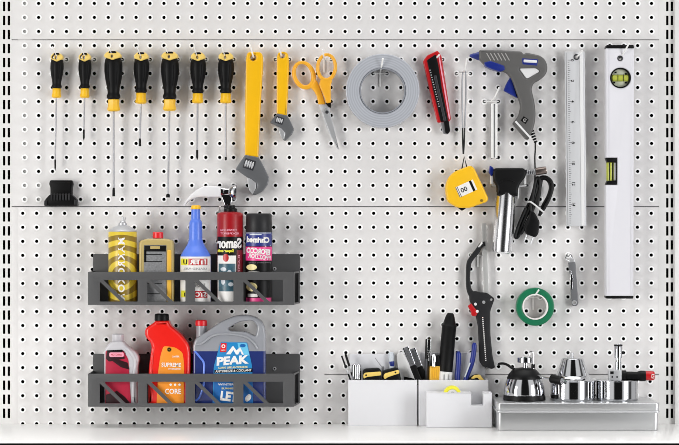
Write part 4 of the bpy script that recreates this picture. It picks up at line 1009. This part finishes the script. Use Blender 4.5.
# right bin
t, a, u, L = rod('pen', 'black and chrome clip pen standing beside the leaning files', 'pen', (427.8, 339), (426.8, 379), 2.4, 'black', 11)
t.part('cap', t.mb().m('black').lathe(a, u, [(0, 1.6), (.6, 2.3), (20, 2.4)], 16))
t.part('barrel', t.mb().m('darksteel').lathe(a + u * 20, u, [(0, 2.3), (.2, 2.5), (L - 21, 2.4), (L - 20, 1.4)], 16))
t.part('clip', t.mb().m('chrome').plate(rnd([(427.4, 338.8), (430.6, 339.2), (429.6, 361), (428, 361)], .6), 13.4, 14.6, .3), None, 'chrome clip')
t = Th('cutter', 'yellow snap-off cutter with black and chrome top in the right bin', 'cutter', (435, YI, 14), RB)
t.part('body', t.mb().m('amber').plate(rnd([(429.6, 366), (440, 366), (439.4, YI), (428.8, YI)], 1), 10, 18, 1.2), None, 'yellow ribbed body')
g = t.mb().m('yellow')
for x in (431.2, 433.2, 435.2, 437.2): g.plate(rect(x, x + .9, 367.4, 378, .3), 17.8, 18.6, .2)
t.part('ribs', g)
t.part('top', t.mb().m('black').plate(rnd([(430.8, 355.6), (439.4, 354.6), (440, 366.6), (430, 366.6)], 1.4), 11, 17, 1))
t.part('clip', t.mb().m('chrome').tube(cr([(432.6, 366, 17.6), (432.4, 357, 18), (433.4, 353.6, 17.6), (434.6, 357, 18), (434.4, 366, 17.6)], 4), .7, 8))
t = Th('sealant_tube', 'tall black tube with tapered tip and white base in the right bin', 'tube', (446.6, YI, 13), RB)
ax = Vector((-.088, 1, 0)).normalized(); o = (450.4, 313, 13)
t.part('barrel', t.mb().m('rubber').lathe(o, ax, [(0, 2.4), (.8, 3.4), (4, 4.6), (11.4, 6.6), (12.4, 7.6), (13.4, 7.6), (14, 7.2), (56, 7.2), (58.6, 7.0)], 28))
t.part('base', t.mb().m('white').lathe(Vector(o) + ax * 58.6, ax, [(0, 6.8), (.5, 7.4), (46, 7.4)], 24), None, 'white base')
g = t.mb().m('greytext')
for x in (443.4, 448.2): g.box(x, x + .8, 374, 379.6, 20.2, 20.8, .1)
t.part('base_slots', g)
t = Th('pliers', 'pliers with blue handles upright in the right bin', 'pliers', (462, YI, 13), RB)
t.part('handle', t.mb().m('blue').tube(cr([(458.2, 351.4, 13), (458.4, 358, 13), (458, 368, 13), (457.4, 380, 13), (459, 396, 13), (462, YI - 8, 13)], 5), [1.6, 2.0] + [2.7] * 20 + [2.4] * 4, 12))
t.part('handle', t.mb().m('blue').tube(cr([(474.4, 342.6, 13), (473.8, 352, 13), (471.6, 364, 13), (467, 376, 13), (464.6, 388, 13), (463, YI - 8, 13)], 5), [1.4, 1.9] + [2.5] * 20 + [2.2] * 4, 12))
t.part('jaws', t.mb().m('darksteel').plate(rnd([(459.6, YI - 12), (465.4, YI - 12), (464.4, YI - .5), (460.6, YI - .5)], 1), 10, 16, 1))
t.part('handle_stripe', t.mb().m('lightbluegrey').tube(cr([(470, 362.6, 15.6), (467.6, 369, 15.8), (464.6, 377, 15.8)], 4), .7, 8))
t = Th('snap_cutter', 'black and yellow rounded handle at the right end of right bin', 'cutter', (478, YI, 13), RB)
t.part('grip', t.mb().m('rubber').plate(rnd([(466.4, 381, 3), (471.6, 375.4, 4), (478, 373.6, 5), (484.2, 378.8, 4), (485.6, 384, 2), (485, 410), (470, 410)], 3), 8.6, 17.6, 2.0))
t.part('band', t.mb().m('paleyellow').plate(rnd([(470.6, 378), (474, 374.8), (479.4, 374.2), (484, 379.6), (485, 383), (481.6, 382.2), (477, 377.2), (472.8, 378.8)], .8), 17.2, 18.4, .4), None, 'yellow band')

# tape dispenser
YD = shelf_y(46)
t = Th('tape_dispenser', 'low white tape dispenser in front of the right bin', 'tape dispenser', (459, YD, 36), 46)
do = rnd([(426.4, 392.6, 1), (471.4, 392.6, .4), (471.4, 405.6, 1.2), (483.4, 405.6, 1.2), (483.4, 392.6, .4), (492, 392.6, 1), (492, YD, .8), (426.4, YD, .8)])
t.part('front_shell', t.mb().m('bin').plate(do, 42, 46, .8))
t.part('back_shell', t.mb().m('bin').plate(do, 26, 30, .6))
t.part('base', t.mb().m('bin').plate(rect(427, 491.6, 410, YD, .4), 29.8, 42.2, .3))
g = t.mb().m('tapeyellow').annulus(452.6, 395.0, 5.4, 8.8, 31, 41, 40, .5)
rl = t.part('tape', g, None, 'yellow tape roll')
t.part('core', t.mb().m('white').annulus(452.6, 395.0, 2.6, 5.3, 31.4, 40.6, 36, .3), rl, 'white core')
t.part('axle', t.mb().m('black').cyl((452.6, 394.6, 30), (0, 0, 1), 11.6, 2.5, .4, 20), rl, 'black axle')
t.part('cutter_edge', t.mb().m('satin').plate(rect(471.6, 472.6, 394, 405, .2), 30, 42, .1))

# ------------------------------------------------------------------ steel tin and burners
RT = 84; YT = shelf_y(84)
t = Th('metal_tin', 'flat brushed steel tin box carrying the three small burners', 'tin', (578, YT, 44), RT)
def ring_plan(x0, x1, d0, d1, r): return rect(x0, x1, d0, d1, r)
t.part('box', t.mb().m('tin').plate(ring_plan(498.4, 658.2, 5, 83.2, 3), 412.4, YT, .8, axis='y'))
t.part('lid', t.mb().m('tin').plate(ring_plan(497.6, 659.2, 4.2, 84, 3.4), 403, 411.2, .9, axis='y'))
t.part('lid_rim', t.mb().m('satin').plate(ring_plan(496.8, 660, 3.4, 84.8, 4), 411.0, 412.8, .5, axis='y'))
RU = 45
YU = CY + (CY + (403 - CY) * f(84) - CY) / f(45) - .05
def sphl(r0, r1, y0, y1, n, e):   # dome profile helper
    return [(y0 + (y1 - y0) * math.sin(math.pi / 2 * k / n), r1 + (r0 - r1) * math.cos(math.pi / 2 * k / n)) for k in range(n + 1)]
t = Th('spirit_burner', 'round chrome burner with black domed top, leftmost on the tin', 'burner', (524.4, YU, 45), RU, 'small burners on the tin')
o = (524.4, YU, 45); up_ = (0, -1, 0)
t.part('base', t.mb().m('black').lathe(o, up_, [(0, 20.6), (.6, 21.2), (4, 21), (5.2, 20.6)], 48))
t.part('tank', t.mb().m('chrome').lathe(o, up_, [(5.0, 20.4), (6, 20.6), (10, 20.4), (15, 19.6), (19, 18.3), (21.6, 17.2)], 56))
tp = t.part('top_cover', t.mb().m('black').lathe(o, up_, [(21.4, 17.4), (22.4, 17.5), (26, 15.6), (29.4, 13), (31.4, 10.4), (32.2, 7), (32.6, 4)], 48))
st = t.part('burner_stem', t.mb().m('chrome').lathe((525.4, 368.6, 45), up_, [(0, 3.0), (1.4, 3.0), (1.6, 2.0), (6.6, 2.0), (6.8, 3.2), (8, 3.4)], 24))
t.part('burner_head', t.mb().m('chrome').lathe((525.4, 362.6, 45), up_, [(0, 7.4), (.4, 8.1), (5.0, 8.1), (5.4, 7.4), (5.4, 6.4), (3.6, 6.0)], 40), st)
t.part('igniter_rod', t.mb().m('chrome').tube(cr([(533, 369, 47), (533, 362, 47), (533, 354, 47), (532, 351.6, 47), (529.6, 352.2, 47), (529.4, 355, 47)], 4), .65, 8).m('black').cyl((533, 368.2, 47), up_, 4.2, 1.9, .4, 14), st)
t.part('lever', t.mb().m('black').tube(cr([(498.2, 365.4, 48), (499.4, 363.6, 48), (503.6, 363.4, 48), (508, 365.2, 48), (511.6, 367.8, 47), (516, 370, 46)], 5), [1.0] + [1.3] * 30, 10))
kb = t.part('adjusting_rod', t.mb().m('chrome').tube([(536, 375.4, 54), (544, 376.6, 64), (551, 377.4, 68)], 1.2, 10))
kn = t.part('knob', t.mb().m('black').lathe((549.6, 377.4, 64), (.72, .12, .68), [(0, 2.6), (.6, 4.2), (12, 4.5), (13, 4.2), (13.4, 3.6)], 28), kb, 'black knob')
t.part('knob_cap', t.mb().m('chrome').lathe(Vector((549.6, 377.4, 64)) + Vector((.72, .12, .68)).normalized() * 13.2, (.72, .12, .68), [(0, 2.9), (.5, 2.9), (.6, 2.2), (.2, 1.4), (.2, .8), (.7, .6)], 20), kn)

t = Th('spirit_burner', 'chrome burner with tall cone cover, in the middle of the tin', 'burner', (572.6, YU, 45), RU, 'small burners on the tin')
o = (572.6, YU, 45)
t.part('tank', t.mb().m('chrome').lathe(o, up_, [(0, 22), (.8, 22.8), (2.2, 23), (2.4, 22.4), (18.6, 22.4), (18.8, 22.8), (19.4, 22.8), (19.8, 22)], 56))
cv = t.part('cone_cover', t.mb().m('chrome').lathe(o, up_, [(19.4, 22.4), (20.2, 22.2), (21.4, 19.6), (23.4, 17.8), (24.6, 16.6), (25.2, 16.4), (40.8, 11.2), (41.4, 11.0), (42, 10.2), (42.4, 7), (42.6, 0)], 56))
t.part('cover_knob', t.mb().m('satin').lathe((571.8, 358.6, 45), up_, [(0, 2), (.5, 2.4), (2, 2.4), (2.4, 1.7), (4.6, 1.7), (5.2, 2.2), (6, 2.1), (6.2, 1)], 20), cv)
t = Th('spirit_burner', 'chrome burner with upright torch tube and black and red knob, rightmost on the tin', 'burner', (617, YU, 45), RU, 'small burners on the tin')
o = (617, YU, 45)
t.part('tank', t.mb().m('chrome').lathe(o, up_, [(0, 20.4), (.8, 21.2), (2, 21.4), (2.2, 20.9), (19.2, 20.9), (19.4, 21.2), (20, 21.2), (20.5, 20.2), (20.7, 8)], 56))
t.part('valve_block', t.mb().m('satin').box(608.2, 621, 369.6, 380.4, 40, 51, .8).m('black').cyl((611.6, 376.6, 50.8), (0, 0, 1), .4, .9, .1, 12).cyl((616.4, 376.6, 50.8), (0, 0, 1), .4, .9, .1, 12).box(609.6, 613, 371, 373.6, 50.9, 51.2, .1))
tb = t.part('torch_tube', t.mb().m('chrome').lathe((618.2, 370, 45), up_, [(0, 3.2), (8, 3.2), (8.4, 2.7), (12, 2.7), (12.4, 4.0), (25.6, 4.1), (26, 3.8), (26, 3.2), (20, 3)], 32))
t.part('tube_band', t.mb().m('black').lathe((618.2, 346.0, 45), up_, [(0, 4.15), (.1, 4.3), (1.4, 4.3), (1.5, 4.15)], 32).box(621.6, 623.8, 351.2, 354.2, 43, 47, .5), tb)
g = t.mb().m('black')
g.lathe((620.6, 375.4, 46), (1, .02, 0), [(0, 4.6), (.6, 5.2), (5, 5.2), (5.6, 4.2), (16, 4.0), (18.6, 5.0), (20, 5.4), (24.6, 5.2), (25.4, 4.4)], 28)
kn = t.part('knob_shaft', g)
kr = t.part('knob', t.mb().m('red').lathe((645.4, 375.6, 46), (.96, .0, .28), [(0, 4.2), (.6, 4.8), (7.6, 4.6), (8.6, 4.1), (9, 3.4)], 24), kn, 'red knob')
g = t.mb().m('paper')
for y in (373.6, 375.4, 377.2): g.box(650.6, 653.4, y, y + .7, 50.6, 52.4, .15)
g.box(650.6, 651.4, 373.6, 377.9, 50.6, 52.4, .15)
t.part('knob_mark', g, kr, 'white mark')

# ------------------------------------------------------------------ light: two soft boxes of the photo studio left and right, pale studio around, dark behind the camera
def softbox(name, loc, aim, sx, sy, power, col=(1, 1, 1)):
    l = bpy.data.lights.new(name, 'AREA'); l.shape = 'RECTANGLE'; l.size = sx; l.size_y = sy; l.energy = power; l.color = col
    o = bpy.data.objects.new(name, l); COL.objects.link(o); o.location = loc
    o.rotation_euler = (Vector(aim) - Vector(loc)).to_track_quat('-Z', 'Y').to_euler(); return o
softbox('softbox_light', (-1.9, -1.6, 1.3), (0.1, 0, 1.2), .6, 1.3, 36, (1, .985, .96))
softbox('softbox_light', (1.9, -1.6, 1.3), (0.0, 0, 1.2), .6, 1.3, 31, (.985, .99, 1))
w = bpy.data.worlds.new('studio'); sc.world = w; w.use_nodes = True; nt = w.node_tree
bg = nt.nodes['Background']; bg.inputs['Strength'].default_value = 0.75
tc = nt.nodes.new('ShaderNodeTexCoord'); sp = nt.nodes.new('ShaderNodeSeparateXYZ'); nt.links.new(tc.outputs['Generated'], sp.inputs[0])
at = nt.nodes.new('ShaderNodeMath'); at.operation = 'ARCTAN2'; nt.links.new(sp.outputs[0], at.inputs[0])
ng = nt.nodes.new('ShaderNodeMath'); ng.operation = 'MULTIPLY'; ng.inputs[1].default_value = -1; nt.links.new(sp.outputs[1], ng.inputs[0]); nt.links.new(ng.outputs[0], at.inputs[1])
ab = nt.nodes.new('ShaderNodeMath'); ab.operation = 'ABSOLUTE'; nt.links.new(at.outputs[0], ab.inputs[0])
dv = nt.nodes.new('ShaderNodeMath'); dv.operation = 'DIVIDE'; dv.inputs[1].default_value = math.pi; nt.links.new(ab.outputs[0], dv.inputs[0])
rp = nt.nodes.new('ShaderNodeValToRGB'); nt.links.new(dv.outputs[0], rp.inputs[0]); el = rp.color_ramp.elements
el[0].position = 0.115; el[0].color = (.02, .02, .02, 1); el[1].position = 0.15; el[1].color = (1.25, 1.25, 1.25, 1)
for p, c in ((.33, 1.2), (.36, .12), (.43, .12), (.46, .9)):
    e = el.new(p); e.color = (c, c, c, 1)
zr = nt.nodes.new('ShaderNodeMapRange'); zr.inputs[1].default_value = .86; zr.inputs[2].default_value = .92; zr.inputs[4].default_value = 6.0; nt.links.new(sp.outputs[2], zr.inputs[0])
mxw = nt.nodes.new('ShaderNodeMix'); mxw.data_type = 'RGBA'; mxw.blend_type = 'LIGHTEN'; mxw.inputs[0].default_value = 1.0
nt.links.new(rp.outputs[0], mxw.inputs[6]); nt.links.new(zr.outputs[0], mxw.inputs[7]); nt.links.new(mxw.outputs[2], bg.inputs[0])

# ------------------------------------------------------------------ camera and view
cam = bpy.data.cameras.new('camera'); co = bpy.data.objects.new('camera', cam); COL.objects.link(co)
co.location = (0, -D * K, ZC); co.rotation_euler = (math.pi / 2, 0, 0)
cam.sensor_width = 36; cam.lens = 36 * (D * K) / (679 * K); cam.clip_end = 50
sc.camera = co
vs = sc.view_settings
vs.view_transform = 'Standard'; vs.look = 'None'; vs.gamma = 1.0; vs.use_curve_mapping = False; vs.exposure = -0.22
sc.cycles.filter_width = 0.9
